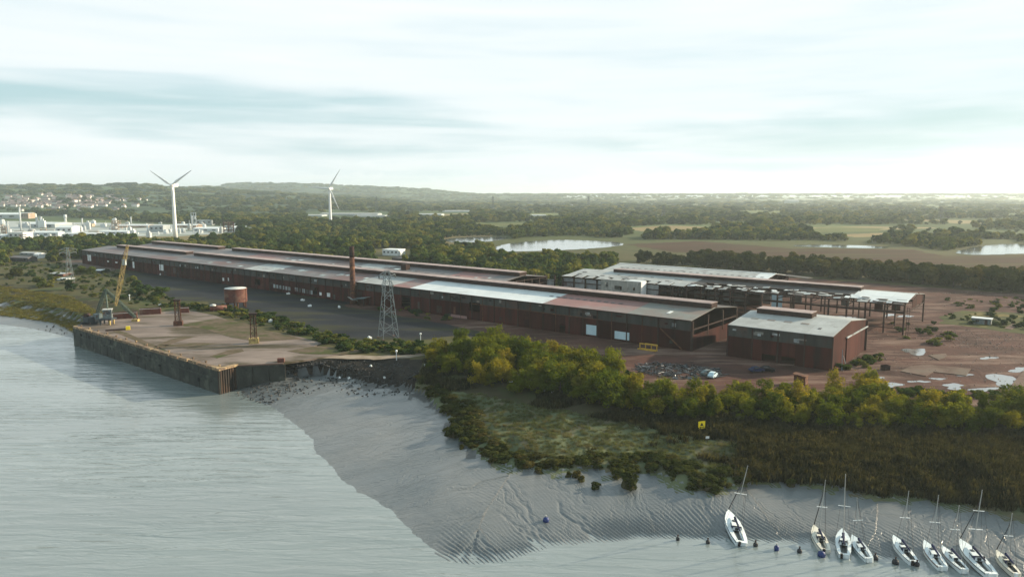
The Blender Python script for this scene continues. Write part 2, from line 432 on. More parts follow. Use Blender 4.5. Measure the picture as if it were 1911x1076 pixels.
# ------------------------------------------------------------------ mesh helpers
def tag(o, label=None, cat=None, group=None, kind=None):
    if label: o['label'] = label
    if cat: o['category'] = cat
    if group: o['group'] = group
    if kind: o['kind'] = kind
    return o


def link(name, data, parent=None, loc=(0, 0, 0), rot=(0, 0, 0), scl=(1, 1, 1)):
    o = bpy.data.objects.new(name, data)
    COL.objects.link(o)
    o.parent = parent
    o.location = loc
    o.rotation_euler = rot
    o.scale = scl
    return o


def empty(name, loc, rz=0.0, label=None, cat=None, group=None, rot=None):
    o = link(name, None, None, loc, rot or (0, 0, rz))
    o.empty_display_size = 0.5
    return tag(o, label, cat, group)


class MB:
    def __init__(s):
        s.v = []; s.f = []

    def poly(s, pts):
        i = len(s.v); s.v += [tuple(p) for p in pts]; s.f.append(tuple(range(i, i + len(pts))))
        return s

    def box(s, c, d, rz=0.0):
        cs, sn = math.cos(rz), math.sin(rz)
        i = len(s.v)
        for z in (-.5, .5):
            for x, y in ((-.5, -.5), (.5, -.5), (.5, .5), (-.5, .5)):
                X, Y = x * d[0], y * d[1]
                s.v.append((c[0] + X * cs - Y * sn, c[1] + X * sn + Y * cs, c[2] + z * d[2]))
        s.f += [(i, i + 3, i + 2, i + 1), (i + 4, i + 5, i + 6, i + 7)] + [
            (i + k, i + (k + 1) % 4, i + 4 + (k + 1) % 4, i + 4 + k) for k in range(4)]
        return s

    def tube(s, p, q, r0, r1=None, n=8, caps=True):
        r1 = r0 if r1 is None else r1
        p = np.array(p, float); q = np.array(q, float); d = q - p; d /= np.linalg.norm(d)
        h = np.array((0, 0, 1.0)) if abs(d[2]) < 0.9 else np.array((1.0, 0, 0))
        e1 = np.cross(d, h); e1 /= np.linalg.norm(e1); e2 = np.cross(d, e1)
        i = len(s.v)
        for c, r in ((p, r0), (q, r1)):
            for k in range(n):
                t = 2 * math.pi * k / n + math.pi / 4
                s.v.append(tuple(c + r * (math.cos(t) * e1 + math.sin(t) * e2)))
        for k in range(n):
            s.f.append((i + k, i + n + k, i + n + (k + 1) % n, i + (k + 1) % n))
        if caps:
            s.f += [tuple(i + k for k in range(n)), tuple(i + n + k for k in reversed(range(n)))]
        return s

    def bar(s, p, q, w):
        return s.tube(p, q, w * 0.707, n=4)

    def lathe(s, prof, c=(0, 0, 0), n=16):
        i = len(s.v)
        for r, z in prof:
            for k in range(n):
                t = 2 * math.pi * k / n
                s.v.append((c[0] + r * math.cos(t), c[1] + r * math.sin(t), c[2] + z))
        for j in range(len(prof) - 1):
            for k in range(n):
                a, b = i + j * n + k, i + j * n + (k + 1) % n
                s.f.append((a, b, b + n, a + n))
        s.f.append(tuple(i + (len(prof) - 1) * n + k for k in range(n)))
        s.f.append(tuple(i + k for k in reversed(range(n))))
        return s

    def mesh(s, name, m, smooth=False):
        me = bpy.data.meshes.new(name)
        me.from_pydata(s.v, [], s.f); me.update()
        if isinstance(m, str):
            m = MT[m]
        me.materials.append(m)
        if smooth:
            me.polygons.foreach_set('use_smooth', [True] * len(me.polygons))
        return me

    def build(s, name, m, parent=None, loc=(0, 0, 0), rot=(0, 0, 0), smooth=False):
        return link(name, s.mesh(name, m, smooth), parent, loc, rot)


_boxes = {}


def pbox(name, parent, c, d, m, rot=(0, 0, 0)):
    """a box-shaped piece; alike pieces share one mesh"""
    key = (round(d[0], 2), round(d[1], 2), round(d[2], 2), m)
    if key not in _boxes:
        _boxes[key] = MB().box((0, 0, 0), d).mesh(name, m)
    return link(name, _boxes[key], parent, c, rot)


def sheet(name, pts, m, z, label, kind='structure', jitter=0.0, cat=None, thick=0.0):
    """a flat patch of ground laid a few centimetres proud, with a ragged outline"""
    if name in ('puddle', 'pool'):
        for _ in range(2):
            Q = [np.array(p[:2], float) for p in pts]
            pts = [q for i in range(len(Q)) for q in (Q[i] * .75 + Q[(i + 1) % len(Q)] * .25, Q[i] * .25 + Q[(i + 1) % len(Q)] * .75)]
    P = []
    n = len(pts)
    for i in range(n):
        a, b = np.array(pts[i][:2], float), np.array(pts[(i + 1) % n][:2], float)
        L = np.linalg.norm(b - a)
        k = max(1, int(L / max(2.0, jitter * 3))) if jitter else 1
        k = min(k, 40)
        for j in range(k):
            q = a + (b - a) * j / k
            if jitter:
                q = q + np.array((rng.uniform(-1, 1), rng.uniform(-1, 1))) * jitter
            P.append(q)
    mb = MB()
    if thick:
        i0 = len(P)
        mb.v = [(q[0], q[1], z - thick) for q in P] + [(q[0], q[1], z) for q in P]
        mb.f = [tuple(range(i0, 2 * i0))] + [(k, (k + 1) % i0, i0 + (k + 1) % i0, i0 + k) for k in range(i0)]
    else:
        mb.poly([(q[0], q[1], z) for q in P])
    me = mb.mesh(name, m)
    # make the top face look up
    if me.polygons[0].normal.z < 0:
        me.flip_normals()
    o = link(name, me)
    return tag(o, label, cat, kind=kind)


def px_poly(lst, z=0.0):
    return [at(x, y, z) for x, y in lst]


def to_mesh(name, V, F, m, smooth=False):
    me = bpy.data.meshes.new(name)
    V = np.asarray(V, np.float32); F = np.asarray(F, np.int32)
    me.vertices.add(len(V)); me.vertices.foreach_set('co', V.ravel())
    k = F.shape[1]
    me.loops.add(F.size); me.loops.foreach_set('vertex_index', F.ravel())
    me.polygons.add(len(F))
    me.polygons.foreach_set('loop_start', np.arange(0, F.size, k, dtype=np.int32))
    if smooth:
        me.polygons.foreach_set('use_smooth', np.ones(len(F), bool))
    me.update(calc_edges=True)
    me.materials.append(MT[m] if isinstance(m, str) else m)
    return me


def vnoise(x, y, seed=0, octv=4):
    """value noise in numpy"""
    out = np.zeros_like(x); amp = 1.0; tot = 0
    for o in range(octv):
        f = 2 ** o
        xi = np.floor(x * f).astype(np.int64); yi = np.floor(y * f).astype(np.int64)
        xf = x * f - xi; yf = y * f - yi
        xf = xf * xf * (3 - 2 * xf); yf = yf * yf * (3 - 2 * yf)

        def h(i, j):
            n = (i * 374761393 + j * 668265263 + (seed + o) * 974711) & 0x7fffffff
            n = ((n ^ (n >> 13)) * 1274126177) & 0x7fffffff
            return ((n ^ (n >> 16)) & 0xffff) / 65535.0
        v = (h(xi, yi) * (1 - xf) + h(xi + 1, yi) * xf) * (1 - yf) + (h(xi, yi + 1) * (1 - xf) + h(xi + 1, yi + 1) * xf) * yf
        out += v * amp; tot += amp; amp *= 0.5
    return out / tot


# ------------------------------------------------------------------ terrain: river, mud, marsh, bank, plain
def pl(lst, z, left, right):
    return [left[0]] + [at(x, y, z)[:2] for x, y in lst] + list(right)


P0 = pl([(-400, 570), (-150, 590), (0, 604), (60, 612), (137, 631), (200, 640), (300, 672), (405, 712), (440, 722), (470, 743), (500, 757), (530, 775), (565, 802),
         (590, 832), (615, 862), (640, 890), (680, 925), (720, 955), (760, 990), (795, 1022), (830, 1040), (880, 1047),
         (940, 1043), (985, 1025), (1060, 1010), (1150, 1003), (1240, 1000), (1330, 1003), (1400, 1006), (1465, 1011),
         (1500, 1005), (1540, 1006), (1580, 1020), (1610, 1032), (1650, 1040), (1700, 1042), (1750, 1050), (1800, 1060),
         (1911, 1080), (2100, 1105), (2400, 1145)], WATER, [(-4000, 420)], [(420, -10), (4000, -2200)])
P1 = pl([(-400, 543), (-150, 556), (0, 567), (60, 574), (110, 585), (150, 598), (200, 606), (300, 640), (430, 690), (470, 702),
         (520, 702), (600, 697), (650, 704), (700, 716), (760, 723), (795, 738), (815, 760), (846, 782), (842, 812), (880, 835),
         (915, 860), (960, 875), (1000, 868), (1050, 880), (1100, 872), (1150, 888), (1200, 876), (1245, 892), (1290, 912),
         (1330, 918), (1375, 905), (1450, 897), (1530, 908), (1590, 915), (1640, 930), (1700, 927), (1760, 938), (1830, 945),
         (1911, 965), (2100, 1000), (2400, 1040)], -4.3, [(-4000, 450)], [(460, 20), (4000, -2150)])
P2 = pl([(-400, 525), (0, 550), (100, 565), (150, 585), (220, 597), (430, 683), (520, 685), (620, 685), (720, 690), (790, 714),
         (850, 732), (950, 748), (1050, 768), (1150, 788), (1250, 808), (1330, 822), (1450, 838), (1600, 852), (1750, 866),
         (1911, 880), (2400, 930)], -1.8, [(-4000, 490)], [(500, 60), (4000, -2100)])
P3 = pl([(-400, 508), (0, 530), (130, 550), (250, 575), (430, 660), (520, 671), (640, 668), (745, 668), (800, 672), (900, 692),
         (1000, 710), (1100, 724), (1200, 742), (1300, 754), (1500, 772), (1700, 782), (1911, 787), (2400, 822)],
        0.0, [(-4000, 540)], [(550, 100), (4000, -2050)])


def seg_dist(P, X, Y, want_s=False):
    D = np.full(X.shape, 1e9); Sx = np.zeros(X.shape); acc = 0.0
    for (x0, y0), (x1, y1) in zip(P[:-1], P[1:]):
        dx, dy = x1 - x0, y1 - y0; L2 = dx * dx + dy * dy; L = math.sqrt(L2)
        t = np.clip(((X - x0) * dx + (Y - y0) * dy) / L2, 0, 1)
        d = np.hypot(X - x0 - t * dx, Y - y0 - t * dy)
        if want_s:
            Sx = np.where(d < D, acc + t * L, Sx)
        D = np.minimum(D, d); acc += L
    return (D, Sx) if want_s else D


def south_of(P, X, Y):
    poly = [(-4000, -6000)] + list(P) + [(4000, -6000)]
    ins = np.zeros(X.shape, bool)
    n = len(poly)
    for i in range(n):
        x0, y0 = poly[i]; x1, y1 = poly[(i + 1) % n]
        if y0 == y1: continue
        c = ((y0 > Y) != (y1 > Y)) & (X < (x1 - x0) * (Y - y0) / (y1 - y0) + x0)
        ins ^= c
    return ins


def height(X, Y):
    """ground level and zone (0 river/mud, 2 marsh, 3 bank, 4 land)"""
    X = np.asarray(X, float); Y = np.asarray(Y, float)
    s0, s1, s2, s3 = (south_of(P, X, Y) for P in (P0, P1, P2, P3))
    d0, d1, d2, d3 = (seg_dist(P, X, Y) for P in (P0, P1, P2, P3))
    e = 1e-6
    z = np.zeros(X.shape)
    z = np.where(s3 & ~s2, -1.8 * d3 / (d2 + d3 + e), z)
    z = np.where(s2 & ~s1, (-1.8 * d1 - 4.0 * d2) / (d1 + d2 + e), z)
    t = d0 / (d0 + d1 + e)
    z = np.where(s1 & ~s0, WATER + 2.7 * t ** 1.15, z)
    z = np.where(s0, np.maximum(WATER - 0.06 * d0, WATER - 3.5), z)
    zone = np.where(s0, 0, np.where(s1, 1, np.where(s2, 2, np.where(s3, 3, 4))))
    # relief: marsh hummocks cut by creeks, gentle swell on mud and bank
    n = vnoise(X / 6.0, Y / 6.0, 3, 3)
    cre = np.abs(vnoise(X / 9.0, Y / 9.0, 11, 2) - 0.5)
    z = np.where(zone == 2, z + (n - 0.5) * 1.5 - 1.0 * np.clip(0.05 - cre, 0, 1) / 0.05 * np.clip(d1 / 4, 0, 1) * np.clip(1.4 - d1 / 14, 0, 1) + 0.35 * np.clip(d1 / 2, 0, 1), z)
    z = np.where(zone == 3, z + (n - 0.5) * 0.7 * np.clip(d3 / 4, 0, 1), z)
    z = np.where(zone <= 1, z + ((vnoise(X / 3.5, Y / 3.5, 15, 3) - 0.5) * 0.16 + (vnoise(X / 16, Y / 16, 16, 2) - 0.5) * 0.12) * np.clip(1.3 - d0 / 8, 0, 1), z)
    z = np.where(zone == 1, z + (vnoise(X / 14, Y / 14, 5, 3) - 0.5) * 0.5 * np.clip(d0 / 10, 0, 1), z)
    return z, zone


def axis(lo, fine0, fine1, step, hi, grow=1.13):
    a = list(np.arange(fine0, fine1 + step / 2, step))
    s = step
    while a[-1] < hi:
        s *= grow; a.append(a[-1] + s)
    s = step
    while a[0] > lo:
        s *= grow; a.insert(0, a[0] - s)
    return np.array(a)


gx = axis(-14000, -330, 150, 1.1, 14000)
gy = axis(-900, 92, 300, 1.1, 14500)
GX, GY = np.meshgrid(gx, gy)
GZ, GZONE = height(GX, GY)
nx, ny = len(gx), len(gy)
V = np.stack([GX.ravel(), GY.ravel(), GZ.ravel()], 1)
ii = (np.arange(ny - 1)[:, None] * nx + np.arange(nx - 1)[None, :]).ravel()
Fq = np.stack([ii, ii + 1, ii + nx + 1, ii + nx], 1)
cxy = V[Fq].mean(1)
_, fz = height(cxy[:, 0], cxy[:, 1])


def region(name, sel, m, label, cat, smooth=True, uv=False):
    F = Fq[sel]
    if uv:
        F = Fq[sel & ~inr]
        V2, F2, s2, dd2 = runnels()
        VA = np.concatenate([V, V2]); FA = np.concatenate([F, F2 + len(V)])
        dA, sA = seg_dist(P0, V[:, 0], V[:, 1], True)
        dA = np.concatenate([dA, dd2]); sA = np.concatenate([sA, s2])
    else:
        VA, FA = V, F
    used = np.unique(FA); remap = np.zeros(len(VA), np.int64); remap[used] = np.arange(len(used))
    me = to_mesh(name, VA[used], remap[FA], m, smooth)
    if uv:
        d, s = dA[used], sA[used] - seg_len0
        lay = me.uv_layers.new(name='shore')
        loop = remap[FA].ravel()
        lay.data.foreach_set('uv', np.stack([s[loop], d[loop]], 1).astype(np.float32).ravel())
    o = link(name, me)
    return tag(o, label, cat, kind='structure')


seg_len0 = math.hypot(P0[1][0] - P0[0][0], P0[1][1] - P0[0][1])   # start counting where the shore enters the frame
RX0, RX1, RY0, RY1 = -14.0, 118.0, 93.0, 150.0                          # stretch of shore with deep runnels, meshed finely
fx, fy = gx[(gx >= RX0) & (gx <= RX1)], gy[(gy >= RY0) & (gy <= RY1)]
inr = (cxy[:, 0] > fx[0]) & (cxy[:, 0] < fx[-1]) & (cxy[:, 1] > fy[0]) & (cxy[:, 1] < fy[-1])


def runnels():
    K = 5

    def sub(a):
        return np.concatenate([a[:-1, None] + (a[1:] - a[:-1])[:, None] * np.arange(K) / K, [[a[-1]] + [np.nan] * (K - 1)]]).ravel()[:-(K - 1)]
    X, Y = np.meshgrid(sub(fx), sub(fy))
    Z, _ = height(X, Y)
    d, s_ = seg_dist(P0, X, Y, True)
    wet = south_of(P0, X, Y)
    t = np.where(wet, -d, d)
    # water has combed the mud into close ridges that run down the slope
    wx = vnoise(X / 17, Y / 17, 81, 2) * 7.0 + vnoise(X / 3.0, Y / 6.0, 82, 2) * 0.8
    ph = (X * 0.92 + Y * 0.52) / 0.78 + wx
    rid = np.abs(np.sin(math.pi * ph))
    env = np.clip(1.15 - t / (5 + 14 * vnoise(X / 14, Y / 14, 83, 2)), 0.12, 1) * np.clip((t + 2.5) / 2.0, 0, 1)
    env *= 0.35 + 1.1 * np.clip(vnoise(X / 11, Y / 11, 84, 2) - 0.25, 0, 0.6) / 0.6
    dz = env * 0.36 * (rid - 0.75)
    # drains: narrow gullies wandering from the marsh to the water, some joining half way down
    gj = random.Random(5)
    for j in range(26):
        s0 = 1.0 * gj.uniform(seg_len0 + 452, seg_len0 + 600); top = gj.choice((60, 60, 14, 9))
        sl = gj.uniform(-0.35, 0.15)
        sc = s0 + sl * t + 3.0 * (vnoise(t / 6 + j * 9.1, 0 * t + j, 90 + j, 3) - 0.5)
        wd_ = 0.18 + 0.25 * np.clip(1 - t / 20, 0, 1)
        dz -= gj.uniform(0.10, 0.2) * np.exp(-((s_ - sc) / wd_) ** 2) * np.clip((t + 0.5) / 2, 0, 1) * np.clip((top - t) / 2, 0, 1)
    dz += 0.10 * (vnoise(X / 0.9, Y / 0.9, 86, 2) - 0.5) * np.clip(env, 0.2, 1)
    fade = np.clip(np.minimum.reduce([X - fx[0], fx[-1] - X, Y - fy[0], fy[-1] - Y]) / 6, 0, 1)
    Z = Z + dz * fade
    m_, n_ = X.shape
    i = (np.arange(m_ - 1)[:, None] * n_ + np.arange(n_ - 1)[None, :])
    F = np.stack([i, i + 1, i + n_ + 1, i + n_], -1)
    sel = np.zeros((len(fy) - 1, len(fx) - 1), bool)
    ix = np.searchsorted(fx, cxy[:, 0]) - 1; iy = np.searchsorted(fy, cxy[:, 1]) - 1
    pick = inr & (fz <= 1)
    sel[iy[pick], ix[pick]] = True
    sel = np.repeat(np.repeat(sel, K, 0), K, 1)
    return np.stack([X.ravel(), Y.ravel(), Z.ravel()], 1), F[sel], s_.ravel(), d.ravel()


region('ground', fz == 4, 'ground', 'low green and brown plain reaching to the horizon', 'ground')
region('mudflat', (fz == 0) | (fz == 1), 'mud', 'wet grey tidal mud with drainage runnels beside the river', 'mud', uv=True)
# zone edges wander off the grid lines
d1c = seg_dist(P1, cxy[:, 0], cxy[:, 1])
wob = vnoise(cxy[:, 0] / 3.0, cxy[:, 1] / 3.0, 71, 3)
darkx = (cxy[:, 0] > -95) & (cxy[:, 0] < -28) & (cxy[:, 1] > 150)
fz = np.where((fz == 1) & (d1c < np.where(darkx, 9.0, 3.5) * np.clip(wob - 0.35, 0, 1) * 2), 2, fz)
darkb = (cxy[:, 0] > -95) & (cxy[:, 0] < -28) & (cxy[:, 1] > 150)
region('saltmarsh', (fz == 2) & ~darkb, 'marsh', 'hummocky pale green saltmarsh above the mud', 'marsh')
region('embankment', ((fz == 3) | (fz == 2)) & darkb, 'dark_bank', 'dark stony bank below the path beside the quay', 'bank')
region('reed_bank', (fz == 3) & ~darkb, 'bank', 'dark reedy bank between saltmarsh and thicket', 'bank')


def zat(x, y):
    return float(height(np.array([x]), np.array([y]))[0][0])


def at_g(px, py):
    """where the sight line meets the foreshore or the plain"""
    r = ray(px, py)
    t0, t1 = 60.0, (-12 - CZ) / r[2]
    t0 = max(t0, (0.5 - CZ) / r[2])
    for n_ in (40, 24):
        ts = np.linspace(t0, t1, n_)
        zz, _ = height(r[0] * ts, r[1] * ts)
        zz = np.maximum(zz, WATER)
        i = int(np.argmax(CZ + r[2] * ts <= zz))
        t = ts[i]
        t0, t1 = ts[max(i - 1, 0)], ts[i] + 1e-3
    return (r[0] * t, r[1] * t, float(zz[i]))


rv = MB().poly([(-4000, -900, WATER), (4000, -900, WATER), (4000, 700, WATER), (-4000, 700, WATER)])
tag(rv.build('river', 'river'), 'broad pale rippled river at low tide', 'river', kind='structure')


# hills on the left horizon
def hill_z(x, y):
    """ridge of wooded hills, higher to the left and far away"""
    x = np.asarray(x, float); y = np.asarray(y, float)
    ang = x / np.maximum(y, 1)
    t = np.clip((y - 1500) / 2300, 0, 1); t = t * t * (3 - 2 * t)
    side = np.clip((-0.12 - ang) / 0.38, 0, 1) ** 0.8
    z = t * side * (88 + 16 * (vnoise(x / 420, y / 420, 21, 4) - 0.5)) + t * side * 14 * (vnoise(x / 160, y / 160, 4, 3) - 0.5)
    t2 = np.clip((y - 4600) / 1800, 0, 1); t2 = t2 * t2 * (3 - 2 * t2)
    px = 955.5 + FPX * ang
    top = np.interp(px, [-600, 300, 415, 445, 520, 590, 650, 760, 900], [90, 100, 112, 140, 137, 132, 118, 96, 40])
    far = t2 * top
    return np.maximum(z, far) - 0.6


hx = np.linspace(-8200, 400, 230); hy = np.linspace(1480, 8200, 150)
HX, HY = np.meshgrid(hx, hy)
HZ = hill_z(HX, HY)
HV = np.stack([HX.ravel(), HY.ravel(), HZ.ravel()], 1)
jj = (np.arange(149)[:, None] * 230 + np.arange(229)[None, :]).ravel()
HF = np.stack([jj, jj + 1, jj + 231, jj + 230], 1)
HF = HF[HV[HF][:, :, 2].max(1) > 0.05]
tag(link('hills', to_mesh('hills', HV, HF, 'hill', True)), 'low wooded hills along the horizon beyond the chemical works', 'hills',
    kind='structure')

# ------------------------------------------------------------------ ground cover sheets
sheet('yard', px_poly([(228, 505), (420, 513), (560, 535), (700, 572), (900, 612), (1000, 626), (960, 640), (860, 625), (780, 635), (700, 634), (640, 630),
                       (560, 610), (520, 590), (440, 585), (380, 562), (330, 560), (300, 545), (255, 525)]), 'asphalt', 0.05,
      'dark tarmac yard between the quay and the long shed', jitter=1.2, cat='yard')
dirt_pts = [site(-170, -9), site(-90, -13)] + px_poly([(1000, 655), (1060, 678), (1100, 690), (1150, 714), (1250, 746), (1450, 748), (1640, 744), (1911, 772), (2100, 785)]) + [
    at(2200, 640), at(2200, 562), at(1911, 549), at(1760, 538), at(1600, 526), at(1450, 516), at(1330, 508)] + [
    site(a, v) for a, v in ((-125, 140), (-150, 80), (-116, 74), (-116, 36), (-170, 36))]
sheet('dirt_site', dirt_pts, 'dirt', 0.06, 'red-brown cleared ground around the ruined sheds', jitter=2.0, cat='ground')
sheet('moor', px_poly([(1165, 456), (1300, 450), (1480, 464), (1560, 464), (1700, 466), (1765, 478), (1911, 476), (2200, 480), (2200, 520),
                       (1911, 506), (1700, 492), (1450, 479), (1250, 470)]), 'moor', 0.12, 'flat dark red-brown moor behind the sheds', jitter=3, cat='field')
sheet('grass_verge', px_poly([(1760, 590), (1800, 580), (1911, 585), (2050, 590), (2050, 625), (1911, 624), (1800, 608), (1755, 604)]), 'grass_verge',
      0.09, 'strip of yellow-green grass beside the pale roofed cabin', jitter=1.2, cat='grass')
sheet('path', px_poly([(560, 652), (620, 660), (700, 664), (760, 662), (830, 650), (835, 655), (765, 668), (700, 671), (600, 668), (520, 672), (530, 660)]),
      'path', 0.10, 'pale earth path leaving the quay towards the thicket', jitter=0.5, cat='path')
for i, (pp, m, lab) in enumerate([
    ([(820, 447), (870, 442), (945, 441), (950, 446), (900, 452), (845, 453)], 'pool', 'small silver pool among trees, the farther of two'),
    ([(922, 459), (985, 450), (1060, 447), (1160, 452), (1165, 458), (1110, 464), (1000, 469), (930, 470)], 'pool', 'long silver lagoon behind the long shed'),
    ([(1478, 457), (1570, 457), (1660, 460), (1655, 464), (1560, 462), (1485, 460)], 'pool', 'thin strip of bright water across the moor'),
    ([(1768, 471), (1850, 456), (1911, 455), (2050, 456), (2050, 471), (1911, 473), (1820, 477)], 'pool', 'bright pool at the edge of the moor')]):
    sheet('pool', px_poly(pp), m, 0.2, lab, jitter=1.5, cat='pool')
for pp, m, lab in [
    ([(1500, 427), (1560, 424), (1650, 426), (1640, 432), (1530, 433)], 'field_green', 'bright green meadow among hedges beyond the moor'),
    ([(1160, 426), (1250, 421), (1330, 424), (1300, 430), (1200, 432)], 'field_straw', 'straw coloured meadow beyond the lagoon'),
    ([(1555, 438), (1660, 434), (1680, 439), (1600, 443)], 'field_straw', 'straw coloured strip between hedges beyond the moor'),
    ([(850, 420), (900, 417), (1020, 415), (1030, 418), (930, 422)], 'field_green', 'thin green meadow beyond the small pool')]:
    sheet('meadow', px_poly(pp), m, 0.15, lab, jitter=3, cat='meadow')
sheet('works_ground', px_poly([(-200, 450), (0, 446), (150, 440), (330, 441), (440, 434), (450, 424), (300, 418), (0, 412), (-250, 420)]),
      'plant_ground', 0.12, 'pale paved ground of the chemical works', jitter=5, cat='ground')
sheet('concrete_pad', px_poly([(112, 487), (150, 484), (225, 502), (200, 507), (150, 500)]), 'concrete', 0.1,
      'pale concrete pad at the far corner of the long shed', jitter=0.6, cat='pavement')
PUD = [(1708, 656, 26, 5), (1715, 712, 18, 2), (1780, 721, 20, 5), (1660, 719, 22, 5), (1880, 712, 34, 12), (1835, 727, 24, 4), (1905, 690, 18, 5), (1522, 595, 22, 3), (1640, 705, 10, 2),
       (1750, 707, 12, 2), (1575, 592, 16, 2), (1690, 590, 12, 2), (1845, 668, 16, 2), (1800, 700, 14, 2), (1730, 735, 20, 2), (1660, 588, 10, 2)]
for cx_, cy_, rw, rh in PUD:
    ph_ = [rng.uniform(0, 6.28) for _ in range(3)]
    pp = []
    for k in range(26):
        t = 2 * math.pi * k / 26
        q = 1 + 0.28 * math.sin(2 * t + ph_[0]) + 0.2 * math.sin(3 * t + ph_[1]) + 0.14 * math.sin(5 * t + ph_[2])
        pp.append((cx_ + rw * q * math.cos(t), cy_ + rh * q * math.sin(t)))
    sheet('puddle', px_poly(pp), 'pool', 0.10, 'shallow bright puddle on the red-brown dirt', jitter=0.12, cat='puddle')['group'] = 'puddles on the dirt'
for lab, pp, th in [('L-shaped pale concrete floor slab near the puddles', [(1681, 692), (1700, 682), (1735, 680), (1812, 687), (1803, 700), (1742, 693), (1728, 701)], 0.45),
                    ('pale triangular concrete slab beside the round puddle', [(1733, 662), (1765, 659), (1768, 664), (1752, 671)], 0.3),
                    ('broad pale concrete slab at the frame edge by the puddles', [(1870, 738), (1911, 690), (1960, 700), (1960, 748)], 0.4),
                    ('pale concrete slab in the grass beside the cabin', [(1874, 612), (1890, 603), (1902, 606), (1888, 614)], 0.4)]:
    sheet('floor_slab', px_poly(pp, 0.25), 'concrete', 0.25, lab, kind='thing', cat='slab', thick=th)


# ------------------------------------------------------------------ the sheds
SPAN = 37.0


def site_root(name, a, v, label, cat, group=None):
    return empty(name, site(a, v), PHI, label, cat, group)


def wall_bays(root, edges, v, z0, z1, m, name, holes=(), t=0.25):
    """cladding panels bay by bay along a, with real openings; root sits at a=0 of its own frame"""
    for a0, a1 in zip(edges[:-1], edges[1:]):
        hs = [h for h in holes if h[0] < a1 - 0.05 and h[1] > a0 + 0.05 and h[2] < z1 and h[3] > z0]
        cuts = sorted({a0, a1} | {min(max(x, a0), a1) for h in hs for x in h[:2]})
        for x0, x1 in zip(cuts[:-1], cuts[1:]):
            if x1 - x0 < 0.05: continue
            cov = [h for h in hs if h[0] <= x0 + 1e-3 and h[1] >= x1 - 1e-3]
            zs = [(z0, z1)]
            for h in cov:
                zs = [q for (b, c) in zs for q in ((b, min(c, h[2])), (max(b, h[3]), c)) if q[1] - q[0] > 0.1]
            for b, c in zs:
                mm = 'red_clad' if m == 'brown_clad' and rng.random() < 0.22 else m
                pbox(name, root, ((x0 + x1) / 2, v, (b + c) / 2), (x1 - x0 - 0.04, t, c - b), mm)


def roof_bays(root, edges, v0, v1, z_eave, z_ridge, matf, skip=None, over=0.6):
    """sheeted slopes bay by bay; near slope from v0 to the ridge, far slope down to v1"""
    vm = (v0 + v1) / 2
    half = vm - v0
    ang = math.atan2(z_ridge - z_eave, half)
    L = math.hypot(half + over, (z_ridge - z_eave) * (half + over) / half)
    for i, (a0, a1) in enumerate(zip(edges[:-1], edges[1:])):
        am = (a0 + a1) / 2
        for side in (-1, 1):
            if skip and skip(am, side): continue
            cv = vm + side * (half + over) / 2
            cz = z_ridge - (half + over) / 2 * math.tan(ang)
            pbox('roof_sheet', root, (am, cv, cz + 0.004 * (i % 2)), (a1 - a0 - 0.06, L - 0.1, 0.16), matf(am, side), (-side * ang, 0, 0))


def slope_piece(root, name, a, v, vm, half, ze, zr, d, m, lift=0.12):
    """a piece lying on a roof slope"""
    side = -1 if v < vm else 1
    ang = math.atan2(zr - ze, half)
    z = zr - abs(v - vm) * math.tan(ang)
    return pbox(name, root, (a, v, z + lift), d, m, (-side * ang, 0, 0))


def monitor(root, a0, a1, vm, zr, w=5.0, h=1.7, step=24.0, cap='vent_edge', body='dark_steel'):
    n = max(1, round((a1 - a0) / step)); s = (a1 - a0) / n
    for k in range(n):
        ac = a0 + (k + 0.5) * s
        for sd in (-1, 1):
            pbox('vent_side', root, (ac, vm + sd * w / 2, zr + h / 2 - 0.2), (s - 0.05, 0.15, h), body)
        o = pbox('vent_cap', root, (ac, vm, zr + h - 0.05), (s - 0.03, w + 1.0, 0.18), cap)
    for e in (a0, a1):
        pbox('vent_end', root, (e, vm, zr + h / 2 - 0.2), (0.15, w - 0.3, h), body)


def columns(root, al, v, z1, w=0.6, m='dark_steel', name='column'):
    for a in al:
        pbox(name, root, (a, v, z1 / 2), (w, w, z1), m)


def gable(root, a, v0, v1, ze, zr, m, t=0.25, name='gable_wall', z0=0.0):
    mb = MB(); vm = (v0 + v1) / 2
    P = [(v0, z0), (v1, z0), (v1, ze), (vm, zr), (v0, ze)]
    i = len(mb.v)
    mb.v += [(a - t / 2, y, z) for y, z in P] + [(a + t / 2, y, z) for y, z in P]
    mb.f += [(4, 3, 2, 1, 0), (5, 6, 7, 8, 9)] + [(k, (k + 1) % 5, 5 + (k + 1) % 5, 5 + k) for k in range(5)]
    return mb.build(name, m, root)


def truss(root, a, v0, v1, ze, zr, w=0.3):
    mb = MB(); vm = (v0 + v1) / 2
    mb.bar((a, v0, ze - 0.25), (a, vm, zr - 0.25), w).bar((a, vm, zr - 0.25), (a, v1, ze - 0.25), w).bar((a, v0, ze - 1.6), (a, v1, ze - 1.6), w)
    n = 8
    for k in range(n):
        x0 = v0 + (v1 - v0) * k / n; x1 = v0 + (v1 - v0) * (k + 1) / n
        top = lambda x: ze - 0.25 + (zr - ze) * (1 - abs(x - vm) / (vm - v0))
        if k % 2: mb.bar((a, x0, top(x0)), (a, x1, ze - 1.6), w * 0.6)
        else: mb.bar((a, x0, ze - 1.6), (a, x1, top(x1)), w * 0.6)
    return mb.build('truss', 'dark_steel', root)


# --- the long front shed -------------------------------------------------
EA, RA = 10.2, 12.2
rootA = site_root('long_shed', 0, 0, 'very long low brown shed with patchwork roof facing the quay', 'shed')
edA = list(np.linspace(-482, 0, 41))
VM = SPAN / 2


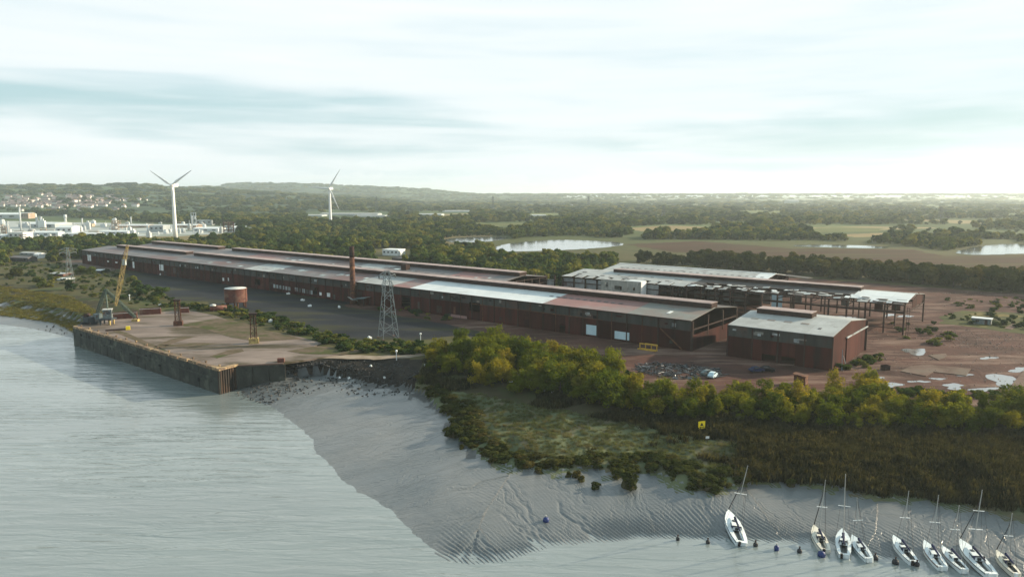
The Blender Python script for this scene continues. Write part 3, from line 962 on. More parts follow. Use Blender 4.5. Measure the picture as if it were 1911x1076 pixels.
def hole(px0, py0, px1, py1, v=0.0):
    """an opening in the near wall read off two corners"""
    a0, z1 = on_v(px0, py0, v); a1, z0 = on_v(px1, py1, v)
    z0 = max(z0, 0.0)
    return (min(a0, a1), max(a0, a1), z0 if z0 > 0.6 else 0.0, z1)


holesA = [hole(238, 485, 246, 499), hole(337, 494, 343, 508), hole(476, 520, 486, 532), hole(584, 536, 592, 550), hole(750, 553, 767, 574),
          hole(876, 563, 896, 582), hole(1027, 575, 1034, 581), hole(1045, 606, 1055, 622)]
doorsA = [(163, 475, 170, 487, 'white_paint'), (247, 488, 251, 500, 'white_paint'), (297, 493, 305, 505, 'white_paint'),
          (323, 499, 328, 510, 'grey_band'), (415, 518, 418, 524, 'white_paint'), (425, 518, 427, 524, 'white_paint'),
          (596, 545, 600, 551, 'white_paint'), (610, 546, 616, 554, 'white_paint'), (1094, 605, 1114, 626, 'blue_door'), (1147, 617, 1174, 635, 'blue_door'),
          (200, 486, 203, 489, 'white_paint'), (215, 488, 219, 491, 'white_paint')]
for i in range(6):
    x = 510 + i * 5.6
    doorsA.append((x, 530 + i * 1.0, x + 3.6, 537 + i * 1.0, 'pale_panel'))
for i in range(5):
    x = 550 + i * 7
    doorsA.append((x, 536 + i * 1.3, x + 5.0, 544 + i * 1.3, 'grey_band' if i % 2 else 'pale_panel'))
wall_bays(rootA, edA, 0.0, 0.0, 6.6, 'brown_clad', 'wall_panel', holesA)
wall_bays(rootA, edA, 0.0, 6.6, 9.95, 'grey_band', 'glazing_panel', holesA, t=0.22)
wall_bays(rootA, edA, SPAN, 0.0, 9.95, 'brown_clad', 'wall_panel')
for a in edA:
    pbox('column', rootA, (a, -0.22, 4.95), (0.45, 0.3, 9.9), 'dark_steel')
for x0, y0, x1, y1, m in doorsA:
    a0, z1 = on_v(x0, y0, -0.3); a1, z0 = on_v(x1, y1, -0.3)
    w, h = abs(a1 - a0), z1 - max(z0, 0.0)
    pbox('door', rootA, ((a0 + a1) / 2, -0.22, max(z0, 0) + h / 2), (w, 0.16, h), m)
for k in range(70):
    a = rng.uniform(-470, -2); w_ = rng.uniform(0.6, 2.4)
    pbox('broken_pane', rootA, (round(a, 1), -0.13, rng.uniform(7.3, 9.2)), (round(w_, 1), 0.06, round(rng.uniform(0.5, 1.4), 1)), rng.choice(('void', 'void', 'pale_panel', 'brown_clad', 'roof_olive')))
for k in range(40):
    a = edA[k] + 6.0
    pbox('downpipe', rootA, (a, -0.3, 5.0), (0.16, 0.16, 9.8), 'rust_steel' if k % 3 else 'dark_steel')
for k in range(24):
    a = rng.uniform(-470, -2)
    pbox('patch_sheet', rootA, (round(a, 1), -0.17, rng.uniform(1.5, 5)), (rng.choice((1.2, 2.0, 3.0)), 0.08, rng.choice((1.2, 2.2, 3.0))), rng.choice(('red_clad', 'dark_steel', 'grey_band', 'rust_steel')))
pbox('gutter', rootA, (-241, -0.75, EA - 0.12), (482, 0.3, 0.3), 'dark_steel')
pbox('string_rail', rootA, (-65, -0.32, 6.7), (62, 0.18, 0.25), 'rust_steel')
gable(rootA, -482, 0.13, SPAN - 0.13, EA - 0.15, RA - 0.15, 'brown_clad')
a0_, z1_ = on_v(836, 585, -0.3); a1_, z0_ = on_v(871, 600, -0.3)
pbox('brick_infill', rootA, ((a0_ + a1_) / 2, -0.24, z1_ / 2), (a1_ - a0_, 0.2, z1_), 'roof_pink')
# open near end: posts on a low wall under a truss
pbox('end_wall', rootA, (0, VM, 2.6), (0.3, SPAN - 0.4, 5.2), 'brown_clad')
columns(rootA, [0], 0.2, 9.9, 0.7); columns(rootA, [0], SPAN - 0.2, 9.9, 0.7)
for v in (12.3, 24.6):
    pbox('column', rootA, (0.0, v, 7.2), (0.55, 0.55, 6.8), 'dark_steel')
pbox('tie_beam', rootA, (0.0, VM, 7.0), (0.35, SPAN - 1, 0.4), 'dark_steel')
for a in (-12.0, -24.1, -48.2, -72.3):
    truss(rootA, a, 0.3, SPAN - 0.3, EA, RA)


def roofA(a, side):
    if side > 0:
        return 'roof_dark' if a > -20 else 'roof_grey'
    if a > -30: return 'roof_olive'
    if a > -66: return 'roof_pink'
    if a > -130: return 'roof_white'
    if -146 < a < -130: return 'roof_pink'
    if -170 < a < -150: return 'roof_pale'
    if -268 < a < -240: return 'roof_pale'
    return 'roof_grey'


roof_bays(rootA, edA, 0, SPAN, EA, RA, roofA)
monitor(rootA, -301, -0.6, VM, RA)
monitor(rootA, -462, -360, VM, RA)
monitor(rootA, -350, -301.5, VM, RA)
for k in range(11):
    slope_piece(rootA, 'rooflight', -64.0 + k * 3.1, 10.5, VM, VM, EA, RA, (1.5, 1.2, 0.1), 'rooflight')
for k in range(34):
    a = rng.uniform(-330, -140); v = rng.choice((6.5, 7.5, 9, 4))
    slope_piece(rootA, 'rooflight', a, v, VM, VM, EA, RA, (rng.uniform(1.2, 3.2), rng.uniform(1.0, 2.6), 0.08), rng.choice(('rooflight_pale', 'rooflight_pale', 'rooflight')))
slope_piece(rootA, 'loose_sheet', -11.0, 6.0, VM, VM, EA, RA, (1.2, 3.0, 0.1), 'white_paint', 0.2)
a_, z_ = on_v(1195, 620, -1.5)
mbp = MB(); mbp.bar((on_v(1232, 616, -.4)[0], -0.4, 6.4), (on_v(1274, 652, -1.5)[0], -1.5, 0.3), 0.35)
mbp.build('fallen_pipe', 'rust_steel', rootA)

# --- the second long shed behind it ---------------------------------------
rootB = site_root('rear_long_shed', 0, SPAN, 'long grey roofed shed ranged behind the front shed', 'shed')
edB = list(np.linspace(-489, -113, 32))
wall_bays(rootB, edB, SPAN, 0, 9.95, 'brown_clad', 'wall_panel')
gable(rootB, -489, 0.4, SPAN - 0.13, EA - 0.15, RA - 0.15, 'brown_clad')


def roofB(a, side):
    if -150 < a < -122: return 'roof_pink'
    if -225 < a < -196: return 'roof_pale'
    if -330 < a < -300 and side < 0: return 'roof_pink'
    return 'roof_grey'


roof_bays(rootB, edB, 0.4, SPAN, EA, RA, roofB, over=0.3)
monitor(rootB, -368, -113.5, VM, RA, w=5.2)
monitor(rootB, -486, -386, VM, RA, w=5.2)
for k in range(26):
    slope_piece(rootB, 'rooflight', rng.uniform(-300, -120), rng.choice((6, 8, 9.5)), VM, VM, EA, RA, (rng.uniform(1.2, 4), rng.uniform(1.0, 2.2), 0.08),
                rng.choice(('rooflight_pale', 'rooflight')))
a_, z_ = on_v(757, 510, SPAN + 9)
mbx = MB().box((a_, 9, 12.3), (3.6, 3.0, 3.2)).box((a_, 9, 14.0), (4.0, 3.4, 0.25))
mbx.build('roof_vent', 'dark_steel', rootB)
# open end with bare posts
for v in np.linspace(0.4, SPAN, 7):
    pbox('column', rootB, (-113, v, 5.2), (0.6, 0.6, 10.4), 'dark_steel')
for z in (4.2, 7.4, 9.9):
    pbox('rail', rootB, (-112.95, VM, z), (0.25, SPAN, 0.3), 'dark_steel')

# bare frame that once joined the sheds
rootF = site_root('bare_frame', -108, 2 * SPAN, 'roofless rusty steel posts between the long shed and the ruined shed', 'frame')
for a in (-24, -18, -12, -6, 0):
    pbox('post', rootF, (a, 0.2, 5.6), (0.55, 0.55, 11.2), 'dark_steel')
for z in (4.4, 8.4):
    pbox('rail', rootF, (-12, 0.2, z), (24, 0.22, 0.28), 'dark_steel')
for a in (-21, -15, -9, -3):
    pbox('wall_panel', rootF, (a, 0.6, 6.0), (5.4, 0.15, 5.6), 'pale_panel')

# --- the ruined shed -------------------------------------------------------
EC, RC = 11.0, 13.0
C0, C1 = -103.0, 48.0
vC = 2 * SPAN
rootC = site_root('ruined_shed', 0, vC, 'half stripped steel shed with torn pale roof and open sides', 'shed')
edC = list(np.linspace(C0, C1, 24))
for a in edC:
    pbox('column', rootC, (a, 0.0, EC / 2), (0.55, 0.55, EC), 'dark_steel')
    pbox('column', rootC, (a, SPAN, EC / 2), (0.5, 0.5, EC), 'dark_steel')
for a in edC[::2]:
    truss(rootC, a, 0, SPAN, EC, RC, 0.26)
for v in (0.0, SPAN):
    for z in (EC - 0.1, EC - 2.6):
        pbox('eaves_beam', rootC, ((C0 + C1) / 2, v, z), (C1 - C0, 0.3, 0.35), 'dark_steel')
for zz, vv in ((2.2, 0.0), (7.0, SPAN), (3.6, SPAN)):
    pbox('rail', rootC, (-8, vv, zz), (110, 0.2, 0.22), 'dark_steel')
for a in edC[::2]:
    pbox('column', rootC, (a, VM, 5.8), (0.4, 0.4, 11.6), 'dark_steel')
pbox('crane_rail', rootC, (-8, 0.7, 8.0), (112, 0.5, 0.6), 'dark_steel')
pbox('crane_rail', rootC, (-8, SPAN - 0.7, 8.0), (112, 0.5, 0.6), 'dark_steel')
pbox('rail', rootC, (-30, 0.0, 4.6), (C1 - C0 - 44, 0.22, 0.25), 'dark_steel')
angC = math.atan2(RC - EC, VM)


def c_sheet(a, v, da, dv, m, tilt=0.0, name='roof_sheet'):
    side = -1 if v < VM else 1
    z = RC - abs(v - VM) * math.tan(angC) + 0.15
    return pbox(name, rootC, (a, v, z + rng.uniform(0, 0.08) + abs(tilt) * 1.5), (da, dv, 0.12), m, (-side * angC + tilt, rng.uniform(-1, 1) * abs(tilt), 0))


for i, (a0, a1) in enumerate(zip(edC[:-1], edC[1:])):
    am, da = (a0 + a1) / 2, a1 - a0 - 0.06
    # far slope still sheeted
    c_sheet(am, VM * 1.5 + 0.2, da, VM, 'roof_pale')
    # upper half of the near slope
    c_sheet(am, VM * 0.76, da, VM * 0.48, 'roof_white' if am > 26 else ('roof_pale' if am < -36 else 'roof_dark'))
    # lower half: torn, more gone towards the near end
    if am < -36:
        c_sheet(am, VM * 0.37, da, VM * 0.28, 'roof_pale')
        c_sheet(am - rng.uniform(0, 1.5), VM * 0.10, da - rng.uniform(0, 2.5), VM * 0.26, 'roof_pale', rng.uniform(-0.05, 0.05))
    else:
        for k in range(9):
            if rng.random() < (0.8 if am < 0 else 0.62):
                c_sheet(am + rng.uniform(-2.5, 2.5), rng.uniform(0, VM * 0.48), rng.uniform(1.5, 4), rng.uniform(0.8, 3), rng.choice(('roof_pale', 'roof_white', 'roof_dark', 'dark_steel')),
                        rng.uniform(-0.14, 0.14), 'torn_sheet')
        if am > 26:
            c_sheet(am, VM * 0.36, da, VM * 0.3, 'roof_white')
for v in (0.6, 2.8, 5.0, 7.2, 9.4):
    z = RC - abs(v - VM) * math.tan(angC) - 0.05
    pbox('purlin', rootC, ((C0 + C1) / 2, v, z), (C1 - C0, 0.2, 0.22), 'dark_steel')
monitor(rootC, -84, 29, VM, RC, w=4.6, h=1.5, cap='vent_edge')
for k in range(22):
    c_sheet(rng.uniform(-100, -40), rng.choice((6.5, 11, 4)), rng.uniform(1, 2.5), rng.uniform(0.6, 1.2), 'roof_dark', 0, 'roof_hole_patch').location.z += 0.12
# surviving wall panels
for i, (a0, a1) in enumerate(zip(edC[:-1], edC[1:])):
    am, da = (a0 + a1) / 2, a1 - a0
    if am < -80:
        pbox('wall_panel', rootC, (am, 0.45, 7.6), (da - 0.7, 0.12, 5.4), 'pale_panel')
        pbox('wall_panel', rootC, (am, 0.45, 2.3), (da - 0.7, 0.12, 4.4), 'pale_panel')
    elif am < -2:
        pbox('wall_panel', rootC, (am, SPAN - 0.4, 8.0), (da - 0.6, 0.12, 5.6), 'pale_panel')
        if rng.random() < 0.7:
            pbox('wall_panel', rootC, (am + rng.uniform(-1, 1), SPAN - 0.4, 3.0), (da * rng.uniform(0.5, 0.9), 0.12, 3.6), 'pale_panel')
        if am < -50 or rng.random() < 0.3:
            pbox('wall_panel', rootC, (am, 0.45, 8.2), (da - 0.7, 0.12, 4.6), 'pale_panel')
    elif rng.random() < 0.35:
        pbox('wall_panel', rootC, (am, SPAN - 0.4, 6.5), (da * 0.5, 0.12, rng.uniform(4, 9)), rng.choice(('pale_panel', 'brown_clad')))
pbox('cladding_sheet', rootC, (-1.5, 10, 5.0), (4.4, 0.2, 9), 'blue_door')
pbox('end_beam', rootC, (C1, VM, EC - 3.2), (0.3, SPAN, 0.35), 'dark_steel')
gable(rootC, C1 - 0.5, VM * 0.9, SPAN, EC - 0.3, RC - 0.3, 'brown_clad', 0.15, 'gable_sheet', EC - 3.0)
mbl = MB()
for s_ in (-0.35, 0.35):
    mbl.bar((C1 + 1.6 + s_, -1.6, 0), (C1 + 1.6 + s_, -1.6, 10.5), 0.14)
for k in range(12):
    mbl.bar((C1 + 1.25, -1.6, 0.8 + k * 0.85), (C1 + 1.95, -1.6, 0.8 + k * 0.85), 0.09)
mbl.build('ladder', 'dark_steel', rootC)

# block-built rooms inside the ruined shed's near side
rootK = site_root('block_rooms', -68, vC - 4.0, 'stained pale blockwork rooms standing against the ruined shed', 'building')
hk = [(-8.0, -6.6, 8.2, 10.4), (-3.2, 0.6, 7.4, 9.2), (1.6, 2.6, 5.0, 7.0), (7.4, 8.4, 8.0, 9.4), (-9.6, -8.6, 4.5, 6.5)]
wall_bays(rootK, [-10.5, -4.6, 1.0, 4.2], 0.0, 0, 11.6, 'blockwork', 'wall', hk, 0.3)
wall_bays(rootK, [4.25, 11.2], -1.6, 0, 12.0, 'blockwork', 'wall', hk, 0.3)
pbox('end_wall', rootK, (11.2, 1.0, 6.0), (0.3, 4.8, 12.0), 'white_paint')
pbox('end_wall', rootK, (-10.5, 1.6, 5.8), (0.3, 2.9, 11.6), 'blockwork')
pbox('roof_slab', rootK, (-3.1, 1.4, 11.7), (15.0, 3.2, 0.2), 'roof_pale')
pbox('roof_slab', rootK, (7.7, 0.6, 12.12), (7.4, 4.8, 0.24), 'roof_white')

# --- the pale roofed shed behind ------------------------------------------
vD = 3 * SPAN
rootD = site_root('rear_pale_shed', 0, vD, 'pale roofed shed farthest back behind the ruined one', 'shed')
edD = list(np.linspace(-104, -18, 13))
wall_bays(rootD, edD, SPAN, 0, EC - 0.2, 'brown_clad', 'wall_panel')
wall_bays(rootD, edD, 0.8, 0, EC - 0.2, 'brown_clad', 'wall_panel')
roof_bays(rootD, edD, 0.8, SPAN, EC, RC + 0.2, lambda a, s: 'roof_pale' if a < -25 else 'roof_white', over=0.2)
for a in (-103.6, -18.4):
    truss(rootD, a, 0.8, SPAN, EC, RC + 0.2)
    columns(rootD, [a], 0.8, EC); columns(rootD, [a], SPAN, EC); columns(rootD, [a], VM, EC)
for k in range(22):
    slope_piece(rootD, 'rooflight', -97 + k * 3.6, 9.5, VM + 0.4, VM - 0.4, EC, RC + 0.2, (1.4, 1.0, 0.08), 'rooflight')
pbox('ridge_cap', rootD, (-61, VM + 0.4, RC + 0.36), (86, 1.0, 0.14), 'white_paint')
pbox('eave_flap', rootD, (-12, SPAN - 6, EC + 0.3), (12, 10, 0.15), 'roof_dark', (-0.06, 0.05, 0))

# --- the detached shed near the thicket ------------------------------------
EE, RE = 10.2, 12.3
rootE = site_root('detached_shed', 12, 0.6, 'detached brown shed with pale roof beside the thicket', 'shed')
LE, WE = 31.6, 37.2
edE = list(np.linspace(0, LE, 5))
hE = [(5.6, 7.6, 7.6, 9.0)]
wall_bays(rootE, edE, 0, 0, 6.6, 'brown_clad', 'wall_panel', [(11.0, 15.2, 0.0, 2.3), (17.0, 21.0, 0.0, 2.3)])
wall_bays(rootE, edE, 0, 6.6, EE - 0.15, 'grey_band', 'glazing_panel', [(13.4, 14.4, 7.6, 8.6)], t=0.2)
wall_bays(rootE, edE, WE, 0, EE - 0.15, 'brown_clad', 'wall_panel')
for k in range(9):
    a = rng.uniform(1, LE - 2)
    pbox('glass_pane', rootE, (a, -0.14, rng.uniform(7.4, 8.8)), (rng.uniform(0.8, 2.6), 0.08, rng.uniform(0.5, 1.3)), rng.choice(('pale_panel', 'grey_band', 'roof_olive')))
gable(rootE, 0, 0.13, WE - 0.13, EE - 0.12, RE - 0.12, 'brown_clad')
gable(rootE, LE, 0.13, WE - 0.13, EE - 0.12, RE - 0.12, 'brown_clad')
for a in edE:
    pbox('column', rootE, (a, -0.2, 5.0), (0.4, 0.26, 10.0), 'dark_steel')
pbox('sliding_door', rootE, (LE + 0.3, 21.5, 3.9), (0.2, 16.0, 7.8), 'brown_clad')
pbox('door_rail', rootE, (LE + 0.55, 25, 7.95), (0.35, 25, 0.4), 'pale_panel')
pbox('corner_post', rootE, (LE + 0.35, WE - 0.3, 5.0), (0.6, 0.5, 10), 'dark_steel')
mbp = MB().bar((LE + 0.5, 8.5, 5.0), (LE + 2.4, 1.5, 0.2), 0.18).bar((LE + 0.5, 9.5, 3.0), (LE + 1.6, 9.2, 0.1), 0.15)
mbp.build('leaning_pole', 'galv', rootE)
roof_bays(rootE, edE, 0, WE, EE, RE, lambda a, s: 'roof_pale', over=0.5)
monitor(rootE, 3.0, 20.5, WE / 2, RE, w=5.0, h=1.5, step=17)
for k in range(4):
    slope_piece(rootE, 'rooflight', 5 + k * 5.2, 9.5, WE / 2, WE / 2, EE, RE, (2.4, 1.4, 0.08), 'roof_olive')
slope_piece(rootE, 'rooflight', 26, 6.0, WE / 2, WE / 2, EE, RE, (0.9, 1.4, 0.1), 'rooflight')

# --- far-side outbuildings ---------------------------------------------------


def gabled(root, L, W, h, r, wm='plant_white', rm='roof_white', win=0):
    """walls, two roof slopes and a few openings around the root's own centre"""
    pbox('wall', root, (0, 0, h / 2), (L, W, h), wm)
    ang = math.atan2(r, W / 2); sl = math.hypot(r, W / 2) + 0.3
    for s_ in (-1, 1):
        pbox('roof', root, (0, s_ * W / 4, h + r / 2 + 0.06), (L + 0.5, sl, 0.18), rm, (-s_ * ang, 0, 0))
    mb = MB()
    mb.v = [(-L / 2 + 0.01, -W / 2, h), (-L / 2 + 0.01, W / 2, h), (-L / 2 + 0.01, 0, h + r), (L / 2 - 0.01, -W / 2, h), (L / 2 - 0.01, W / 2, h), (L / 2 - 0.01, 0, h + r)]
    mb.f = [(0, 2, 1), (3, 4, 5)]
    mb.build('gable', wm, root)
    for k in range(win):
        pbox('window', root, (-L / 2 + (k + 0.5) * L / win, -W / 2 - 0.03, h * 0.55), (L / win * 0.4, 0.1, h * 0.3), 'glass_dark')


def far_box(name, px, py, wpx, hpx, depth, m, label, cat, rm=None, rz=0.0, gab=True, win=0, group=None):
    x, y, _ = at(px, py)
    k = y / FPX
    L, h = wpx * k, hpx * k
    o = empty(name, (x, y + depth / 2, 0), rz, label, cat, group)
    if gab:
        gabled(o, L, depth, h * 0.78, h * 0.3, m, rm or m, win)
    else:
        pbox('wall', o, (0, 0, h / 2), (L, depth, h), m)
        pbox('roof', o, (0, 0, h + 0.1), (L + 0.4, depth + 0.4, 0.25), rm or m)
        for q in range(win):
            pbox('window', o, (-L / 2 + (q + 0.5) * L / win, -depth / 2 - 0.03, h * 0.6), (L / win * 0.45, 0.1, h * 0.25), 'glass_dark')
    return o


far_box('white_building', 733, 477, 34, 11, 12, 'white_paint', 'small white flat-roofed building behind the long sheds', 'building', 'white_paint', PHI + 0.3, False, 4)
far_box('dark_outbuilding', 790, 492, 120, 9, 24, 'roof_dark', 'low dark shed behind the rear long shed', 'shed', 'roof_dark', PHI)
far_box('grey_outbuilding', 625, 482, 60, 6, 14, 'roof_pale', 'low grey roof peeping up behind the rear long shed', 'shed', 'roof_pale', PHI)
x, y, _ = at(918, 500)
o = empty('water_tank', (x, y, 0), 0, 'small white tank on posts behind the rear long shed', 'tank')
MB().lathe([(1.3, 5.0), (1.5, 5.2), (1.5, 7.2), (1.2, 7.6)], n=12).build('vessel', 'white_paint', o, smooth=True)
for sx in (-1, 1):
    for sy in (-1, 1):
        pbox('leg', o, (sx, sy, 2.5), (0.2, 0.2, 5.0), 'dark_steel')

# --- chimney and collapsed lean-to ------------------------------------------
a_, _ = on_v(659, 563, -3.0)
cx, cy, _ = site(a_, -3.0)
ch = empty('chimney', (cx, cy, 0), 0, 'tall rusty steel chimney in front of the long shed', 'chimney')
MB().lathe([(1.32, 0), (1.3, 1.5), (1.25, 10), (1.15, 22)], n=20).build('stack', 'rust_steel', ch, smooth=True)
MB().lathe([(1.155, 22), (1.13, 27.0), (0.95, 27.0), (0.95, 26)], n=20).build('stack_top', 'dark_steel', ch, smooth=True)
for z in (6, 12, 18, 23):
    MB().lathe([(1.36 - z * 0.0085, z), (1.41 - z * 0.0085, z + 0.12), (1.36 - z * 0.0085, z + 0.3)], n=20).build('flange', 'dark_steel', ch)
lt = empty('lean_to', (cx + 4.5, cy - 4.0, 0), PHI, 'collapsed dark lean-to canopy at the foot of the chimney', 'shelter')
pbox('canopy', lt, (0, 0, 3.4), (9.0, 4.0, 0.15), 'crane_grey', (0.1, -0.13, 0))
pbox('canopy', lt, (-5.2, -0.5, 2.6), (3.8, 3.6, 0.15), 'roof_pale', (-0.25, 0.3, 0))
for a in (-6.5, -3.4, 0, 3.8):
    for v in (-1.7, 1.7):
        pbox('post', lt, (a, v, 1.6 + a * 0.06), (0.2, 0.2, 3.2 + a * 0.12), 'dark_steel')

# --- pylons ------------------------------------------------------------------
def lattice(mb, base, w0, w1, h, n, t, zz=0.0):
    """square tapering lattice mast"""
    def c(i, z):
        w = w0 + (w1 - w0) * z / h
        s = ((-1, -1), (1, -1), (1, 1), (-1, 1))[i % 4]
        return (base[0] + s[0] * w / 2, base[1] + s[1] * w / 2, base[2] + z)
    zs = [h * (1 - (1 - k / n) ** 1.25) for k in range(n + 1)]
    for i in range(4):
        mb.bar(c(i, 0), c(i, h), t)
        for k in range(n):
            p, q = (i, i + 1) if (k + i) % 2 else (i + 1, i)
            mb.bar(c(p, zs[k]), c(q, zs[k + 1]), t * 0.6)
            if k % 2 == 0:
                mb.bar(c(i, zs[k + 1]), c(i + 1, zs[k + 1]), t * 0.55)
    return mb


def pylon(px, py, h, w0, label, arms, m='galv', t=0.26, group=None, rz=0.5, Y=None):
    x, y, z = at(px, py) if Y is None else (ray(px, 400)[0] / ray(px, 400)[1] * Y, Y, 0)
    o = empty('pylon', (x, y, 0), rz, label, 'pylon', group)
    lattice(MB(), (0, 0, 0), w0, w0 * 0.26, h, 9, t).build('mast', m, o)
    for z, w in arms:
        mb = MB()
        hw = (w0 + (w0 * 0.26 - w0) * z / h) / 2
        for s_ in (-1, 1):
            for q in (-hw, hw):
                mb.bar((s_ * hw, q, z), (s_ * w, 0, z + 0.15), t * 0.7)
                mb.bar((s_ * hw, q, z + 1.2), (s_ * w, 0, z + 0.25), t * 0.6)
        c_ = mb.build('cross_arm', m, o)
        for s_ in (-1, 1):
            MB().lathe([(0.08, 0), (0.22, 0.2), (0.22, 0.9), (0.08, 1.1)], (s_ * w, 0, z - 1.0), 8).build('insulator', 'far_steel', c_)
    for sx in (-1, 1):
        for sy in (-1, 1):
            pbox('footing', o, (sx * w0 / 2, sy * w0 / 2, 0.2), (0.8, 0.8, 0.5), 'concrete')
    return o


pylon(725, 631, 24.2, 5.8, 'bare grey lattice pylon in the yard in front of the long shed', [(16.2, 1.9), (19.2, 2.1), (22.6, 3.0)], t=0.18)
pylon(131, 528, 20.5, 3.4, 'thin lattice pylon among bushes beside the far end of the shed', [(17.5, 4.5), (19.3, 4.5)], t=0.2, rz=0.9, m='crane_grey')
for px, Y, h, lab in [(703, 1900, 44, 'distant grid pylon above trees by the white warehouses'), (920, 2300, 44, 'distant grid pylon on the plain beyond the small pool'), (1098, 2600, 44, 'distant hazy grid pylon beyond the long lagoon'), (1238, 1500, 28, 'distant thin pylon in the sunlit wood beyond the lagoon'),
                      (1756, 1350, 28, 'distant thin pylon in the hazy wood beyond the moor')]:
    pylon(px, 0, h, 7.5, lab, [(h * 0.62, 6), (h * 0.76, 7), (h * 0.9, 5)], 'far_steel', 0.75 if Y > 1800 else 0.5, rz=0.2, Y=Y)


# --- wind turbines -----------------------------------------------------------
def turbine(px, Y, hub_py, blade, angs, yaw, label):
    hx, hy, hz = at_y(px, hub_py, Y)
    o = empty('wind_turbine', (hx, Y, 0), yaw, label, 'wind turbine', 'wind turbines')
    MB().lathe([(2.5, 0), (2.2, 12), (1.5, hz - 1.5), (1.4, hz - 0.8)], n=20).build('tower', 'turbine', o, smooth=True)
    nac = MB().box((0, 3.0, hz + 0.3), (3.6, 8.5, 3.6)).build('nacelle', 'turbine', o)
    rot = link('rotor', MB().lathe([(0.1, 2.0), (1.0, 1.7), (1.7, 0.6), (1.7, -0.9)], n=16).mesh('hub', 'turbine', True), o, (0, -1.6, hz + 0.3), (R(90), 0, 0))
    for A in angs:
        mb = MB(); t = R(A); n = 9
        ca, sa = math.cos(t), math.sin(t)
        prof = [(0.0, 0.9, 0.9), (0.06, 1.0, 0.9), (0.2, 1.75, 0.6), (0.45, 1.25, 0.4), (0.75, 0.75, 0.25), (0.95, 0.42, 0.14), (1.0, 0.12, 0.06)]
        rings = []
        for s_, ch_, th_ in prof:
            r = 1.2 + s_ * blade
            ring = []
            for k in range(8):
                q = 2 * math.pi * k / 8
                u_, w_ = ch_ * math.cos(q) * 0.9 + ch_ * 0.25, th_ * math.sin(q)
                ring.append((r * ca - u_ * sa, r * sa + u_ * ca, w_))
            rings.append(ring)
        for ring in rings: mb.v += ring
        for j in range(len(rings) - 1):
            for k in range(8):
                a, b = j * 8 + k, j * 8 + (k + 1) % 8
                mb.f.append((a, b, b + 8, a + 8))
        mb.f.append(tuple(range((len(rings) - 1) * 8, len(rings) * 8)))
        bl = mb.build('blade', 'turbine', o, (0, -1.6, hz + 0.3), (R(90), 0, 0), True)
    return o


turbine(322, 850, 346, 31.5, (149, 31, 270), -0.25, 'white wind turbine beside the chemical works, rotor like an inverted Y')
turbine(615, 1130, 352, 34.0, (55, 176, 297), -0.3, 'white wind turbine in woods with one blade pointing flat to one side')


# ------------------------------------------------------------------ the quay
QL, QN, QC, QR = (np.array(at(*p, 0.3)[:2]) for p in ((136, 610), (407, 690), (438, 682), (530, 678)))
fd = QN - QL; QLEN = float(np.linalg.norm(fd)); fd /= QLEN
QPHI = math.atan2(fd[1], fd[0])
quay = empty('quay', (QL[0], QL[1], 0), QPHI, 'derelict concrete quay with dark stained wall and yellowed edge', 'quay')


def ql(p):
    """world point to quay frame"""
    d = np.array(p[:2]) - QL
    return (float(d @ fd), float(d @ np.array((-fd[1], fd[0]))))


def qpoly(name, lst, m, z, thick, parent=quay):
    P = [ql(at(x, y, z)) for x, y in lst]
    n = len(P); mb = MB()
    mb.v = [(x, y, z - thick) for x, y in P] + [(x, y, z) for x, y in P]
    mb.f = [tuple(range(n, 2 * n))] + [(k, (k + 1) % n, n + (k + 1) % n, n + k) for k in range(n)]
    me = mb.mesh(name, m)
    if me.polygons[0].normal.z < 0: me.flip_normals()
    return link(name, me, parent)


qpoly('deck', [(138, 609), (160, 600), (205, 592), (300, 582), (345, 577), (400, 588), (470, 612), (560, 628), (600, 640), (575, 650), (640, 660), (560, 672),
               (517, 678), (438, 681), (407, 688)], 'deck', 0.32, 0.6)
for pts in ([(328, 606), (405, 594), (450, 600), (500, 617), (565, 632), (480, 637), (430, 629), (380, 613)],
            [(288, 646), (318, 633), (345, 627), (360, 629), (330, 637), (300, 650)], [(296, 644), (372, 639), (405, 640), (350, 648)],
            [(392, 664), (430, 652), (452, 650), (455, 655), (425, 662), (405, 668)], [(215, 614), (240, 622), (290, 644), (330, 662), (310, 662), (250, 634), (210, 618)],
            [(535, 655), (590, 645), (690, 655), (640, 661), (570, 660)]):
    qpoly('weedy_patch', pts, 'deck_weedy', 0.36, 0.03)
nb = 18; bl = QLEN / nb
for k in range(nb):
    pbox('wall_panel', quay, ((k + 0.5) * bl, 0.55, -4.7), (bl - 0.5, 0.8, 9.0), 'quay_wall')
    pbox('coping', quay, ((k + 0.5) * bl, 0.55, 0.32 + 0.1 * rng.random()), (bl - 0.15 - rng.random() * 0.8, 1.3 + rng.random() * 0.4, 0.85), 'coping', (0, 0, rng.uniform(-0.01, 0.01)))
for k in range(nb + 1):
    pbox('buttress', quay, (k * bl, 0.5, -4.8), (0.46, 0.86, 9.0), 'quay_wall')
pbox('waling', quay, (QLEN / 2, 0.02, -2.6), (QLEN - 1, 0.4, 0.5), 'quay_wall')
for k in range(14):
    MB().lathe([(0.3, 0), (0.25, 0.5), (0.4, 0.6), (0.35, 0.85)], n=10).build('bollard', 'coping', quay, (3 + k * 7.9, 1.9, 0.3))
for k in range(26):
    pbox('wall_stain_block', quay, (rng.uniform(4, QLEN - 4), 0.12, rng.uniform(-5, -1.2)), (rng.uniform(0.4, 1.6), 0.3, rng.uniform(0.4, 1.2)), rng.choice(('quay_wall', 'void')))
